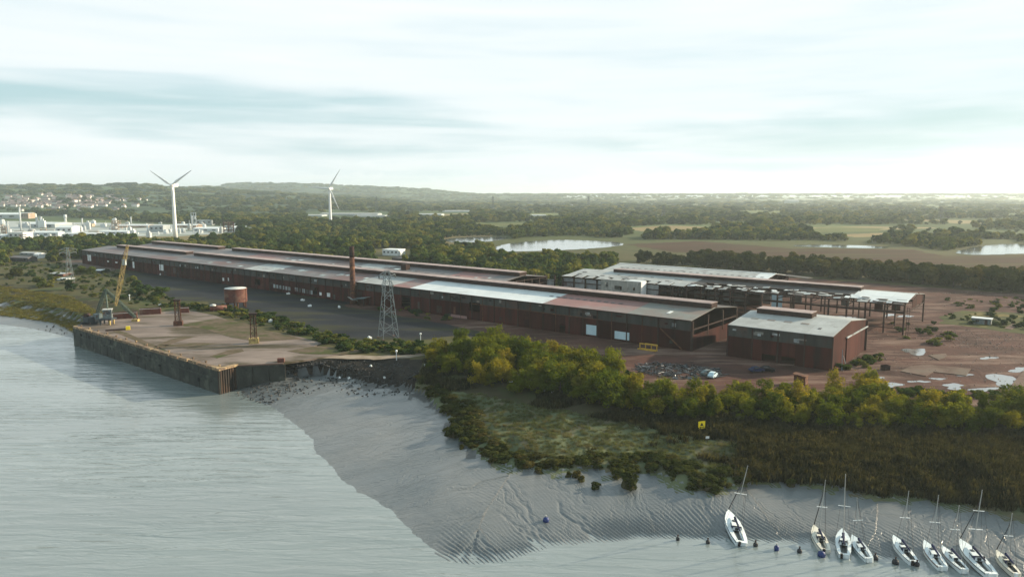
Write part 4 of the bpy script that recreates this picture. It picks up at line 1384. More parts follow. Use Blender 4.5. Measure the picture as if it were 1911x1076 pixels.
# land-side left end
le = MB(); p0 = ql(QL); p1 = ql(at(205, 592, 0.3))
L_ = math.hypot(p1[0], p1[1]); an = math.atan2(p1[1], p1[0])
pbox('end_wall', quay, (p1[0] / 2 + 0.5, p1[1] / 2 + 0.6, -4.4), (L_, 0.8, 8.4), 'quay_wall', (0, 0, an))
# sheet piles on the near corner, then the return wall
pc, pn, pr = ql(QC), ql(QN), ql(QR)
npile = 14
for k in range(npile):
    t = (k + 0.5) / npile
    x, y = pn[0] + (pc[0] - pn[0]) * t, pn[1] + (pc[1] - pn[1]) * t
    an = math.atan2(pc[1] - pn[1], pc[0] - pn[0])
    off = 0.25 if k % 2 else -0.05
    pbox('sheet_pile', quay, (x + off * math.sin(an), y - off * math.cos(an), -4.2), (0.42, 0.4, 9.0), 'sheet_pile', (0, 0, an))
an = math.atan2(pc[1] - pn[1], pc[0] - pn[0])
pbox('coping', quay, ((pn[0] + pc[0]) / 2, (pn[1] + pc[1]) / 2 + 0.2, 0.42), (math.hypot(pc[0] - pn[0], pc[1] - pn[1]) + 1.0, 1.5, 0.6), 'coping', (0, 0, an))
an = math.atan2(pr[1] - pc[1], pr[0] - pc[0]); Lr = math.hypot(pr[0] - pc[0], pr[1] - pc[1])
for k in range(3):
    t = (k + 0.5) / 3
    pbox('wall_panel', quay, (pc[0] + (pr[0] - pc[0]) * t, pc[1] + (pr[1] - pc[1]) * t + 0.4, -4.3), (Lr / 3 - 0.1, 0.8, 8.6), 'quay_wall', (0, 0, an))
pbox('coping', quay, ((pc[0] + pr[0]) / 2 + 0.4, (pc[1] + pr[1]) / 2 + 0.3, 0.3), (Lr - 1.2, 0.7, 0.4), 'concrete', (0, 0, an))
pbox('corner_block', quay, (pr[0] - 2.5, pr[1] + 0.6, 0.8), (2.0, 1.6, 1.4), 'red_metal', (0, 0, an))

# --- derrick crane ----------------------------------------------------------
cb = at(203, 604, 0.35)
crane = empty('derrick_crane', cb, 0, 'old derrick crane with yellow lattice jib and grey cab on the quay', 'crane')
kx = cb[1] / FPX * 1.02


def cq(px, py, dy=0.0):
    """a crane point: read off at the crane's own distance, shifted dy metres in depth"""
    p = at_y(px, py, cb[1] + dy)
    return (p[0] - cb[0], p[1] - cb[1], p[2] - cb[2])


apex = cq(197, 540, 0)
mb = MB(); mb.tube((0.2, 0, 0), apex, 0.34, 0.28, 8); mb.build('mast', 'crane_green', crane, smooth=True)


def lattice_beam(p, q, w, n, t, taper=1.0):
    p = np.array(p, float); q = np.array(q, float); d = (q - p); L = np.linalg.norm(d); d /= L
    h = np.array((0, 1.0, 0)); e1 = np.cross(d, h); e1 /= np.linalg.norm(e1); e2 = np.cross(d, e1)
    mb = MB()

    def c(i, s_):
        k = w * (1 - (1 - taper) * abs(2 * s_ - 1) ** 2) / 2
        a, b = ((-1, -1), (1, -1), (1, 1), (-1, 1))[i % 4]
        return tuple(p + d * L * s_ + (e1 * a + e2 * b) * k)
    for i in range(4):
        for k in range(n):
            mb.bar(c(i, k / n), c(i, (k + 1) / n), t)
            a, b = (i, i + 1) if (k + i) % 2 else (i + 1, i)
            mb.bar(c(a, k / n), c(b, (k + 1) / n), t * 0.65)
            mb.bar(c(i, k / n), c(i + 1, k / n), t * 0.6)
    return mb


jf, jt = cq(216, 570, -1.5), cq(238, 457, -3.0)
lattice_beam(jf, jt, 1.15, 11, 0.10, 0.5).build('jib', 'jib_yellow', crane)
jm = [a + (b - a) * 0.72 for a, b in zip(jf, jt)]
MB().box(jm, (1.3, 1.0, 2.2)).build('jib_box', 'pale_panel', crane, rot=(0, 0, 0))
bl_, br_ = cq(253, 592, 6), cq(180, 590, 8)
lattice_beam(apex, bl_, 1.0, 9, 0.24, 0.7).build('back_leg', 'crane_green', crane)
lattice_beam(apex, br_, 1.0, 9, 0.24, 0.7).build('back_leg', 'crane_green', crane)
for q in (bl_, br_):
    g = (q[0], q[1], 0.0)
    for s_ in (-0.6, 0.6):
        MB().bar((q[0] + s_, q[1], q[2]), (q[0] + s_ * 1.6, q[1], 0), 0.25).build('support_post', 'dark_steel', crane)
    pbox('ballast_block', crane, (q[0], q[1], 0.45), (2.4, 2.0, 0.9), 'jib_yellow')
# cab, machinery floor and winch house
cc = cq(199, 588, -1.0)
pbox('turntable', crane, (cc[0] + 0.3, cc[1], 2.2), (5.0, 4.0, 0.5), 'crane_dark')
for sx in (-1.8, 1.8):
    for sy in (-1.4, 1.4):
        pbox('leg', crane, (cc[0] + sx, cc[1] + sy, 1.0), (0.5, 0.5, 2.0), 'jib_yellow' if sx > 0 else 'crane_dark')
cab = pbox('cab', crane, (cc[0] + 0.5, cc[1], 4.2), (3.0, 3.0, 3.4), 'crane_grey', (0, 0, 0.35))
pbox('window', cab, (0.4, -1.52, 0.5), (1.2, 0.08, 1.0), 'glass_dark')
pbox('window', cab, (1.52, 0.2, 0.5), (0.08, 1.4, 1.0), 'glass_dark')
pbox('cab_roof', cab, (0, 0, 1.8), (3.4, 3.4, 0.2), 'pale_top')
mc = cq(168, 598, 0)
pbox('winch_house', crane, (mc[0], mc[1], 1.9), (5.0, 3.4, 2.0), 'crane_dark', (0, 0, QPHI))
pbox('winch_frame', crane, (mc[0] + 3.2, mc[1], 2.6), (2.2, 2.6, 3.0), 'crane_grey', (0, 0, QPHI))
mb = MB(); mb.tube((mc[0] - 1, mc[1] - 1.2, 3.4), (mc[0] - 1, mc[1] + 1.2, 3.4), 0.8, n=14); mb.build('winch_drum', 'dark_steel', crane)
for s_ in (-1, 1):
    pbox('bogie', crane, (mc[0] + s_ * 2.0, mc[1], 0.45), (1.6, 3.0, 0.9), 'crane_dark', (0, 0, QPHI))
MB().bar(apex, jt, 0.09).build('topping_cable', 'dark_steel', crane)

# --- stripped lattice towers, containers, tank on the quay -------------------
for px, py, h, lab, ped in ((333, 607, 10.0, 'rusty lattice tower stump near the red containers on the quay', 'rust_steel'),
                            (474, 640, 10.2, 'rusty lattice tower on a yellow base in the middle of the quay', 'jib_yellow')):
    x, y, _ = at(px, py, 0.3)
    o = empty('lattice_tower', (x, y, 0.3), 0.3, lab, 'tower', 'lattice towers on the quay')
    pbox('pedestal', o, (0, 0, 0.9), (3.2, 2.8, 1.8), ped)
    lattice(MB(), (0, 0, 1.8), 2.0, 1.7, h - 1.8, 6, 0.2).build('mast', 'rust_steel', o)
    pbox('head_frame', o, (0, 0, h), (2.6, 2.2, 0.5), 'dark_steel')
    MB().bar((0.4, 0.2, 1.8), (0.2, 0, h), 0.3).build('ladder_rail', 'dark_steel', o)


def open_bin(px, py, L, W, H, rz, label):
    x, y, _ = at(px, py, 0.2)
    o = empty('container', (x, y, 0.2), rz, label, 'container', 'red containers on the quay')
    for s_ in (-1, 1):
        pbox('side', o, (0, s_ * W / 2, H / 2), (L, 0.12, H), 'red_metal')
        pbox('end', o, (s_ * L / 2, 0, H / 2), (0.12, W - 0.14, H), 'red_metal')
    pbox('floor', o, (0, 0, 0.25), (L - 0.2, W - 0.2, 0.3), 'dark_steel')
    n = int(L / 1.3)
    for k in range(n + 1):
        pbox('rib', o, (-L / 2 + 0.1 + k * (L - 0.2) / n, -W / 2 - 0.1, H / 2), (0.16, 0.1, H), 'red_metal')
    for s_ in (-1, 1):
        pbox('rim', o, (0, s_ * (W / 2 + 0.02), H + 0.06), (L + 0.2, 0.22, 0.12), 'pale_top' if s_ < 0 else 'red_metal')
    return o


open_bin(232, 594, 9.5, 3.0, 2.4, 0.40, 'long open red container beside the crane on the quay')
open_bin(281, 586, 8.0, 3.0, 2.5, 0.40, 'open red container, middle of three along the quay edge')
open_bin(345, 583, 3.2, 2.4, 2.2, 0.40, 'short red container behind the rusty tower stump')
x, y, _ = at(239, 615, 0.3)
o = empty('yellow_block', (x, y, 0.32), 0.4, 'small bright yellow block on the quay below the crane', 'block')
pbox('body', o, (0, 0, 0.65), (1.4, 1.0, 1.3), 'sign_yellow'); pbox('skid', o, (-4.0, 0, 0.25), (7.0, 0.7, 0.5), 'dark_steel')
x, y, _ = at(441, 573)
o = empty('storage_tank', (x, y, 0), 0, 'round rust-red tank with pale top raised on legs', 'tank')
MB().lathe([(4.8, 2.6), (4.9, 2.8), (4.9, 8.4), (5.0, 8.4), (5.0, 8.7), (4.85, 8.7)], n=36).build('shell', 'red_metal', o, smooth=False)
MB().lathe([(4.75, 8.72), (4.7, 8.8), (0.2, 9.1)], n=36).build('lid', 'pale_top', o, smooth=True)
for k in range(6):
    t = k * math.pi / 3
    pbox('leg', o, (4.2 * math.cos(t), 4.2 * math.sin(t), 1.3), (0.5, 0.5, 2.6), 'rust_steel')
MB().bar((4.95, -1.0, 0), (4.95, -1.0, 8.7), 0.12).build('ladder', 'rust_steel', o)
x, y, _ = at(408, 580)
o = empty('small_tank', (x, y, 0), 0.4, 'low red tank with small white cap beside the round tank', 'tank')
mb = MB(); mb.tube((-3.5, 0, 1.3), (3.5, 0, 1.3), 1.2, n=16); mb.build('vessel', 'red_metal', o, smooth=True)
MB().lathe([(1.3, 2.3), (1.3, 2.9), (0.3, 3.2)], (-2.2, 0, 0), 14).build('cap', 'pale_top', o, smooth=True)
for s_ in (-2, 2):
    pbox('saddle', o, (s_, 0, 0.35), (0.5, 2.2, 0.7), 'concrete')

# marker posts and yard litter
for px, py, h, lab in ((785, 640, 3.0, 'tall thin white marker post at the edge of the thicket'), (740, 672, 2.6, 'white marker post beside the pale path'),
                       (242, 560, 2.2, 'white post in the grass behind the crane'), (740, 663, 1.2, 'short white stub post on the pale path')):
    x, y, z = at_g(px, py)
    o = empty('marker_post', (x, y, z), 0, lab, 'post')
    pbox('post', o, (0, 0, h / 2), (0.22, 0.22, h), 'white_paint' if h > 1.5 else 'rust_steel')
    MB().lathe([(0.2, 0), (0.34, 0.15), (0.34, 0.5), (0.1, 0.65)], (0, 0, h), 10).build('cap', 'white_paint', o)
for i, (px, py) in enumerate(((538, 549), (565, 561), (578, 572), (633, 574), (260, 503), (300, 513), (300, 570), (505, 600), (690, 632))):
    x, y, z = at(px, py)
    o = MB().box((0, 0, 0.35), (rng.uniform(0.8, 2.0), rng.uniform(0.8, 1.2), 0.7)).box((0.2, 0.1, 0.8), (0.6, 0.5, 0.3)).build('rubbish_bag', 'white_paint', None, (x, y, 0.06), (0, 0, rng.uniform(0, 3)))
    tag(o, 'small pale heap of rubbish lying on the dark yard', 'rubbish', 'pale rubbish heaps on the yard')

# --- yellow frame, scrap and wrecks in front of the sheds ---------------------
x, y, _ = at(1210, 653)
o = empty('lifting_cradle', (x, y, 0), PHI, 'yellow steel lifting frame lying against the long shed wall', 'cradle')
for v, z in ((0, 1.9), (-1.2, 0.3), (0, 0.3)):
    pbox('beam', o, (0, v, z), (6.6, 0.3, 0.35), 'yellow')
for a in (-3.1, -1.0, 1.1, 3.1):
    pbox('strut', o, (a, -0.1, 1.0), (0.25, 0.25, 1.7), 'yellow', (0.1, 0, 0))
pbox('top_plate', o, (1.0, -0.2, 2.15), (4.4, 0.8, 0.15), 'yellow')


def wreck(px, py, rz, body, label):
    """a stripped vehicle: body, cabin with window holes, four wheels"""
    x, y, _ = at(px, py)
    o = empty('vehicle_wreck', (x, y, 0.06), rz, label, 'wreck')
    mb = MB()
    sec = [(-2.2, 0.5, 0.95, .78), (-1.9, 0.35, 1.05, .86), (-0.4, 0.3, 1.1, .88), (1.2, 0.3, 1.05, .86), (2.1, 0.4, 0.9, .8)]
    for X, z0, z1, hw in sec:
        mb.v += [(X, -hw, z0), (X, hw, z0), (X, hw, z1), (X, -hw, z1)]
    for j in range(4):
        for k in range(4):
            a, b = j * 4 + k, j * 4 + (k + 1) % 4
            mb.f.append((a, b, b + 4, a + 4))
    mb.f += [(3, 2, 1, 0), (16, 17, 18, 19)]
    mb.build('body', body, o)
    mb = MB()
    for X, hw, z in ((-1.7, .8, 1.06), (-1.2, .66, 1.6), (0.3, .66, 1.62), (1.0, .78, 1.06)):
        mb.v += [(X, -hw, z), (X, hw, z)]
    mb.f = [(0, 2, 3, 1), (2, 4, 5, 3), (4, 6, 7, 5), (0, 6, 4, 2), (1, 3, 5, 7), (0, 1, 7, 6)]
    mb.build('cabin', body, o)
    for s_ in (-1, 1):
        pbox('window', o, (-0.45, s_ * 0.74, 1.33), (1.5, 0.06, 0.36), 'glass_dark', (s_ * 0.22, 0, 0))
    for X in (-1.35, 1.35):
        for s_ in (-0.8, 0.8):
            m_ = MB(); m_.tube((X, s_ - 0.1, 0.32), (X, s_ + 0.1, 0.32), 0.32, n=12); m_.build('wheel', 'void', o)
    return o


wreck(1322, 700, 0.4, 'crane_grey', 'pale grey wrecked car beside the scrap heap')
wreck(1330, 704, 1.0, 'blue_door', 'light blue wrecked car nearest the thicket by the scrap')
wreck(1412, 694, 0.2, 'navy', 'dark blue wrecked car in front of the detached shed')
wreck(1432, 693, -0.4, 'void', 'black burnt car beside the dark blue wreck')
wreck(1778, 687, 0.8, 'dark_steel', 'small dark wreck alone on the dirt near the detached shed') if False else None
x, y, _ = at(1652, 690)
o = empty('skip', (x, y, 0.06), 0.3, 'small dark metal skip on dirt near the detached shed', 'skip')
for s_ in (-1, 1):
    pbox('side', o, (0, s_ * 0.8, 0.7), (2.0, 0.1, 1.4), 'dark_steel'); pbox('end', o, (s_ * 1.0, 0, 0.7), (0.1, 1.5, 1.4), 'dark_steel')
pbox('floor', o, (0, 0, 0.15), (1.9, 1.5, 0.2), 'dark_steel')
x, y, _ = at(1494, 716)
o = empty('rusty_hut', (x, y, 0), PHI, 'small rusty sloping roof just behind the thicket', 'hut')
pbox('wall', o, (0, 0, 1.2), (3.0, 2.2, 2.4), 'rust_steel'); pbox('roof', o, (0, -0.1, 2.6), (3.6, 2.8, 0.16), 'rust_steel', (0, 0.12, 0))
x, y, _ = at(1832, 604)
o = empty('cabin', (x, y, 0), PHI, 'low cabin with bright white roof in the grass', 'cabin')
pbox('wall', o, (0, 0, 1.1), (6.4, 3.4, 2.2), 'crane_grey'); pbox('roof', o, (0, 0, 2.35), (7.0, 4.0, 0.25), 'white_paint')
pbox('window', o, (-1.4, -1.73, 1.3), (1.2, 0.08, 0.7), 'glass_dark'); pbox('door', o, (1.6, -1.73, 0.95), (0.9, 0.08, 1.9), 'dark_steel')


# ------------------------------------------------------------------ scattered masses (kind stuff)
PROTO = bpy.data.collections.new('prototypes')


def proto(name, me):
    o = bpy.data.objects.new(name, me); return o


def scatter(name, pts, scl, rotz, protos, label, cat):
    """one mass of copies over given points"""
    n = len(pts)
    me = bpy.data.meshes.new(name)
    me.vertices.add(n); me.vertices.foreach_set('co', np.asarray(pts, np.float32).ravel())
    a = me.attributes.new('scl', 'FLOAT_VECTOR', 'POINT'); a.data.foreach_set('vector', np.asarray(scl, np.float32).ravel())
    rv = np.zeros((n, 3), np.float32)
    rotz = np.asarray(rotz, np.float32)
    if rotz.ndim == 2: rv = rotz
    else: rv[:, 2] = rotz
    a = me.attributes.new('rot', 'FLOAT_VECTOR', 'POINT'); a.data.foreach_set('vector', rv.ravel())
    a = me.attributes.new('idx', 'INT', 'POINT'); a.data.foreach_set('value', nrg.integers(0, len(protos), n).astype(np.int32))
    o = link(name, me)
    col = bpy.data.collections.new(name + '_kinds')
    for p in protos: col.objects.link(p)
    ng = bpy.data.node_groups.new(name, 'GeometryNodeTree')
    ng.interface.new_socket('Geometry', in_out='INPUT', socket_type='NodeSocketGeometry')
    ng.interface.new_socket('Geometry', in_out='OUTPUT', socket_type='NodeSocketGeometry')
    gi = ng.nodes.new('NodeGroupInput'); go = ng.nodes.new('NodeGroupOutput')
    ci = ng.nodes.new('GeometryNodeCollectionInfo'); ci.inputs['Collection'].default_value = col
    ci.inputs['Separate Children'].default_value = True; ci.inputs['Reset Children'].default_value = True
    ip = ng.nodes.new('GeometryNodeInstanceOnPoints'); ip.inputs['Pick Instance'].default_value = True

    def attr(nm, tp):
        q = ng.nodes.new('GeometryNodeInputNamedAttribute'); q.data_type = tp; q.inputs['Name'].default_value = nm
        return q.outputs['Attribute']
    ng.links.new(gi.outputs[0], ip.inputs['Points']); ng.links.new(ci.outputs[0], ip.inputs['Instance'])
    ng.links.new(attr('idx', 'INT'), ip.inputs['Instance Index'])
    ng.links.new(attr('rot', 'FLOAT_VECTOR'), ip.inputs['Rotation'])
    ng.links.new(attr('scl', 'FLOAT_VECTOR'), ip.inputs['Scale'])
    ng.links.new(ip.outputs[0], go.inputs[0])
    md = o.modifiers.new('scatter', 'NODES'); md.node_group = ng
    return tag(o, label, cat, kind='stuff')


def crown_mesh(name, seed, n, leaf, lobes, m, flat=1.0, z0=0.14, spread=0.30, up=0.35, lr=(0.14, 0.24), wisp=0.0):
    """a unit-high crown of leaf-sized faces around several lobes"""
    g = np.random.default_rng(seed)
    C = []
    for k in range(lobes):
        t = g.uniform(0, 2 * math.pi); r = spread * math.sqrt(g.uniform(0, 1))
        zc = g.uniform(z0 + 0.18, 0.80) * flat
        rr = g.uniform(*lr) * (1.15 - 0.4 * zc)
        C.append((r * math.cos(t) * (1.15 - 0.5 * zc), r * math.sin(t) * (1.15 - 0.5 * zc), zc, rr))
    C = np.array(C)
    w = C[:, 3] ** 2; w /= w.sum()
    k = g.choice(lobes, n, p=w)
    d = g.normal(size=(n, 3)); d[:, 2] += up; d /= np.linalg.norm(d, axis=1)[:, None]
    rad = g.uniform(0.72, 1.06, (n, 1))
    if wisp:
        ws = g.random((n, 1)) < wisp
        rad = np.where(ws, g.uniform(1.0, 1.55, (n, 1)), rad)
    P = C[k, :3] + d * C[k, 3][:, None] * rad
    if wisp: P[:, 2] += np.where(ws[:, 0], g.uniform(0, 0.06, n), 0)
    nm = d + g.normal(size=(n, 3)) * 0.30; nm /= np.linalg.norm(nm, axis=1)[:, None]
    h = g.normal(size=(n, 3)); e1 = np.cross(nm, h); e1 /= np.linalg.norm(e1, axis=1)[:, None]; e2 = np.cross(nm, e1)
    s = leaf * g.uniform(0.55, 1.35, (n, 1))
    e1 = e1 * s; e2 = e2 * s * g.uniform(0.55, 1.0, (n, 1))
    Q = np.stack([P - e1 - e2 * 0.5, P + e1 * 0.4 - e2, P + e1 + e2 * 0.4, P - e1 * 0.3 + e2], 1).reshape(-1, 3)
    Q[:, 2] = np.maximum(Q[:, 2], 0.02)
    F = np.arange(n * 4).reshape(n, 4)
    return to_mesh(name, Q, F, m)


def trunk_mesh(name, seed, m='bark'):
    g = random.Random(seed); mb = MB()
    top = (g.uniform(-.03, .03), g.uniform(-.03, .03), 0.45)
    mb.tube((0, 0, -0.03), (0, 0, 0.12), 0.03, 0.022, 7).tube((0, 0, 0.12), top, 0.022, 0.012, 6)
    for k in range(5):
        t = g.uniform(0, 6.28); z = g.uniform(0.12, 0.4)
        mb.tube((0, 0, z), (0.22 * math.cos(t), 0.22 * math.sin(t), z + g.uniform(0.15, 0.35)), 0.011, 0.004, 5)
    return mb.mesh(name, m)


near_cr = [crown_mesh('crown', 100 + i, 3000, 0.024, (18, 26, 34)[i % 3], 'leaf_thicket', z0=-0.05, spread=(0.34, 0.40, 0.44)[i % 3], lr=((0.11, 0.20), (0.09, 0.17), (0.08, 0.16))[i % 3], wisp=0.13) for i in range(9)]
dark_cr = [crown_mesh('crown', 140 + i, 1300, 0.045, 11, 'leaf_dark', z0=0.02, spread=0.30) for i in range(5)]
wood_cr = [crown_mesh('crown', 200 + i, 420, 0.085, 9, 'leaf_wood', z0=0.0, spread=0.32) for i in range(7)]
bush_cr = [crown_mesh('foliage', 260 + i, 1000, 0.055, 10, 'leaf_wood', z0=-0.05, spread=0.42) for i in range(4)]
trunks = [trunk_mesh('trunk', 300 + i) for i in range(4)]
tcount = [0]


def tree(x, y, z, h, w, crowns, label, group, name='tree', cat='tree', parts=('crown', 'trunk')):
    o = empty(name, (x, y, z), rng.uniform(0, 6.28), label, cat, group)
    link(parts[0], rng.choice(crowns), o, scl=(w, w, h))
    link(parts[1], rng.choice(trunks), o, scl=(w * 0.8, w * 0.8, h))
    tcount[0] += 1
    return o


def lerp_line(L, px):
    return float(np.interp(px, [p[0] for p in L], [p[1] for p in L]))


# thicket along the bank
TF = [(795, 655), (870, 655), (920, 652), (1000, 664), (1060, 684), (1100, 694), (1150, 718), (1180, 737), (1250, 750), (1350, 750), (1450, 752), (1550, 757),
      (1640, 748), (1700, 772), (1911, 776), (2050, 785)]
TN = [(795, 688), (900, 716), (1000, 733), (1100, 745), (1200, 765), (1300, 776), (1450, 786), (1600, 796), (1750, 802), (1911, 806), (2050, 815)]
placed = []
for k in range(4000):
    if len(placed) >= 188: break
    px = rng.uniform(795, 2010); f_ = rng.random()
    py = lerp_line(TF, px) * (1 - f_) + lerp_line(TN, px) * f_
    x, y, _ = at(px, py)
    if any((x - a) ** 2 + (y - b) ** 2 < 2.7 ** 2 for a, b in placed): continue
    placed.append((x, y))
    h = rng.choice((rng.uniform(3.6, 5.6), rng.uniform(5.2, 7.4), rng.uniform(6, 8.4))) * (1.3 if px < 1150 else 1.02) * (0.7 if px < 850 else 1) * (1 - 0.2 * f_)
    w = max(4.2, h * rng.uniform(0.8, 1.35))
    zone_ = ('at the path end' if px < 900 else 'before the long shed' if px < 1180 else 'below the scrap heap' if px < 1350
             else 'before the detached shed' if px < 1640 else 'before the puddled dirt')
    row_ = 'sunlit yellow-green tree on back edge' if f_ < 0.35 else 'leafy green tree in middle' if f_ < 0.7 else 'dark shaded tree on front edge'
    tree(x, y, zat(x, y) - 0.1, h, w, near_cr, row_ + ' of riverside thicket, ' + zone_, 'trees of the riverside thicket')
for px, py, h, lab in ((1560, 735, 7.5, 'tall bright yellow-green tree rising above the thicket by the detached shed'), (1625, 738, 8.5, 'tallest pale green tree at the thicket edge beside the dirt'),
                       (1600, 742, 7.0, 'bright green tree between the two tallest thicket trees')):
    x, y, _ = at(px, py)
    tree(x, y, 0, h, h * 0.75, near_cr, lab, 'trees of the riverside thicket')

# dark shelter belt behind the ruined shed
BF = [(1180, 494), (1300, 500), (1450, 512), (1600, 522), (1750, 535), (1911, 548), (2100, 560)]
pl_ = []
for k in range(95):
    px = 1185 + (k + 0.5) / 95 * 870 + rng.uniform(-5, 5); py = lerp_line(BF, px) - (0, 6, 3, 8)[k % 4] - rng.uniform(0, 2)
    x, y, _ = at(px, py)
    h = rng.uniform(10.5, 13.5) * (0.75 if px < 1300 else 1)
    tree(x, y, 0, h, h * rng.uniform(1.1, 1.4), dark_cr, 'dark tree in the tall shelter belt behind the ruined shed', 'shelter belt trees')

# bushes on the left bank and round the yard
for px, py, h, wf, lab in ((268, 552, 6.5, 1.5, 'large round dark bush at the edge of the yard behind the crane'), (300, 556, 6.0, 1.6, 'broad round bush beside the large bush at the yard edge'),
                           (255, 538, 5.0, 1.3, 'yellow-green bush on the yard edge nearest the shed'), (132, 540, 6.0, 1.2, 'dark bush at the foot of the thin pylon'),
                           (105, 488, 9.0, 1.1, 'large rounded tree beside the pale concrete pad'), (18, 478, 6.5, 1.2, 'orange-tinted tree beside the far low sheds'),
                           (75, 532, 5.5, 1.3, 'pale green bush on the left bank, middle of the row'), (95, 535, 4.5, 1.3, 'orange-green bush beside the pale green bush'),
                           (30, 520, 8.0, 1.4, 'big dark green tree on the left bank'), (150, 512, 6.0, 1.5, 'dark bush before the concrete pad'), (170, 512, 5.5, 1.5, 'dark bush nearest the shed corner pad'),
                           (245, 528, 4.5, 1.5, 'low olive bush beside the yard corner')):
    x, y, _ = at(px, py)
    tree(x, y, 0, h, h * wf, bush_cr if h < 7 else dark_cr, lab, None, 'bush', 'bush', ('foliage', 'stem'))


# ------------------------------------------------------------------ moored yachts
def yacht(bow, stern, roll, L=None, hull='hull_white', cover='navy', mast_k=1.22, spread=1, hood=True, furl=True, label='', rake=0.0):
    zb = WATER + 1.0
    b = np.array(at(*bow, zb + 0.35)); s = np.array(at(*stern, zb - 0.1))
    c = (b + s) / 2; d = b - s; Lm = float(np.hypot(d[0], d[1]))
    L = L or min(max(Lm, 6.2), 10.2)
    yaw = math.atan2(d[1], d[0])
    zm = max(WATER - 0.05, zat(c[0], c[1]) - 0.15)
    zb_, zs_ = zat(b[0], b[1]), max(zat(s[0], s[1]), WATER - 0.4)
    pit = -math.atan2(max(0.0, zb_ - zs_) * 0.6, L)
    o = empty('yacht', (c[0], c[1], zm), 0, label, 'yacht', 'yachts on the mud', rot=(roll, pit, yaw))
    B = L * 0.285
    T = [0.0, 0.06, 0.18, 0.36, 0.52, 0.68, 0.82, 0.92, 0.98, 1.0]
    hb = [0.33, 0.37, 0.44, 0.49, 0.50, 0.45, 0.32, 0.17, 0.05, 0.012]
    sh = [0.92, 0.90, 0.88, 0.86, 0.88, 0.93, 1.0, 1.07, 1.13, 1.16]
    kz = [-0.05, -0.2, -0.4, -0.55, -0.55, -0.45, -0.25, -0.02, 0.35, 0.9]
    top, wl, bot = [], [], []
    for t, h_, z, k in zip(T, hb, sh, kz):
        x = (t - 0.5) * L
        top.append((x, h_ * B, z)); wl.append((x - 0.02 * L * (t > .9), h_ * B * 0.93, 0.12 if k < 0 else (k + z) / 2)); bot.append((x - 0.04 * L * (t > .9), 0.0, k))
    n = len(T)
    mb = MB()
    mb.v = [(x, y, z) for x, y, z in top] + [(x, y, z) for x, y, z in wl] + [(x, -y, z) for x, y, z in top] + [(x, -y, z) for x, y, z in wl]
    for i in range(n - 1):
        mb.f.append((n + i, n + i + 1, i + 1, i)); mb.f.append((2 * n + i, 2 * n + i + 1, 3 * n + i + 1, 3 * n + i))
    mb.f.append((0, 2 * n, 3 * n, n))
    mb.build('hull', hull, o, smooth=True)
    mb = MB(); mb.v = [(x, y, z) for x, y, z in wl] + bot + [(x, -y, z) for x, y, z in wl]
    for i in range(n - 1):
        mb.f.append((n + i, n + i + 1, i + 1, i)); mb.f.append((2 * n + i, 2 * n + i + 1, n + i + 1, n + i))
    mb.f.append((0, 2 * n, n))
    mb.build('underbody', 'antifoul', o, smooth=True)
    mb = MB(); q0, q1 = rng.uniform(0.62, 0.78), rng.uniform(0.84, 0.93)
    for s_ in (1, -1):
        for i in range(n - 1):
            P_ = []
            for (i_, q) in ((i, q0), (i + 1, q0), (i + 1, q1), (i, q1)):
                (x0, y0, z0), (x1, y1, z1) = wl[i_], top[i_]
                P_.append((x0 + (x1 - x0) * q, s_ * (y0 + (y1 - y0) * q + 0.012), z0 + (z1 - z0) * q))
            mb.poly(P_)
    mb.build('hull_stripe', rng.choice(('navy', 'buoy_blue', 'teak', 'crane_grey', 'red_metal')), o)
    # deck with a cockpit well
    mb = MB()
    for i in range(n - 1):
        (x0, y0, z0), (x1, y1, z1) = top[i], top[i + 1]
        if 1 <= i <= 2:
            for s_ in (1, -1):
                mb.poly([(x0, s_ * y0, z0), (x1, s_ * y1, z1), (x1, s_ * y1 * 0.5, z1 + 0.04), (x0, s_ * y0 * 0.5, z0 + 0.04)])
        else:
            mb.poly([(x0, y0, z0 + 0.01), (x1, y1, z1 + 0.01), (x1, -y1, z1 + 0.01), (x0, -y0, z0 + 0.01)])
    mb.build('deck', hull, o)
    cx0, cx1 = (T[1] - 0.5) * L, (T[3] - 0.5) * L
    wm = B * 0.24
    pbox('cockpit_floor', o, ((cx0 + cx1) / 2, 0, 0.42), (cx1 - cx0, 2 * wm, 0.08), 'teak')
    for s_ in (-1, 1):
        pbox('cockpit_seat', o, ((cx0 + cx1) / 2, s_ * wm * 0.82, 0.62), (cx1 - cx0, wm * 0.5, 0.3), 'teak' if rng.random() < .5 else hull)
    # coachroof
    a0, a1 = (0.37 - 0.5) * L, (0.74 - 0.5) * L
    mb = MB()
    w0, w1, hh = B * 0.30, B * 0.17, 0.45
    mb.v = [(a0, -w0, 0.86), (a0, w0, 0.86), (a1, w1, 0.95), (a1, -w1, 0.95), (a0 + 0.1, -w0 * .82, .88 + hh), (a0 + 0.1, w0 * .82, .88 + hh), (a1 - .5, w1 * .8, .92 + hh * .7), (a1 - .5, -w1 * .8, .92 + hh * .7)]
    mb.f = [(4, 5, 6, 7)[::-1], (0, 1, 5, 4)[::-1], (1, 2, 6, 5)[::-1], (2, 3, 7, 6)[::-1], (3, 0, 4, 7)[::-1]]
    rf = mb.build('coachroof', hull, o)
    for s_ in (-1, 1):
        pbox('window', rf, (a0 + 0.30 * (a1 - a0), s_ * w0 * 0.87, 1.1), (0.26 * L * 0.55, 0.05, 0.17), 'glass_dark', (0, 0, -s_ * 0.13))
    pbox('hatch', rf, (a0 + 0.62 * (a1 - a0), 0, 0.9 + hh * 0.9), (0.6, 0.55, 0.06), 'glass_dark')
    pbox('companionway', rf, (a0 + 0.05, 0, 1.05), (0.12, 0.6, 0.5), 'glass_dark')
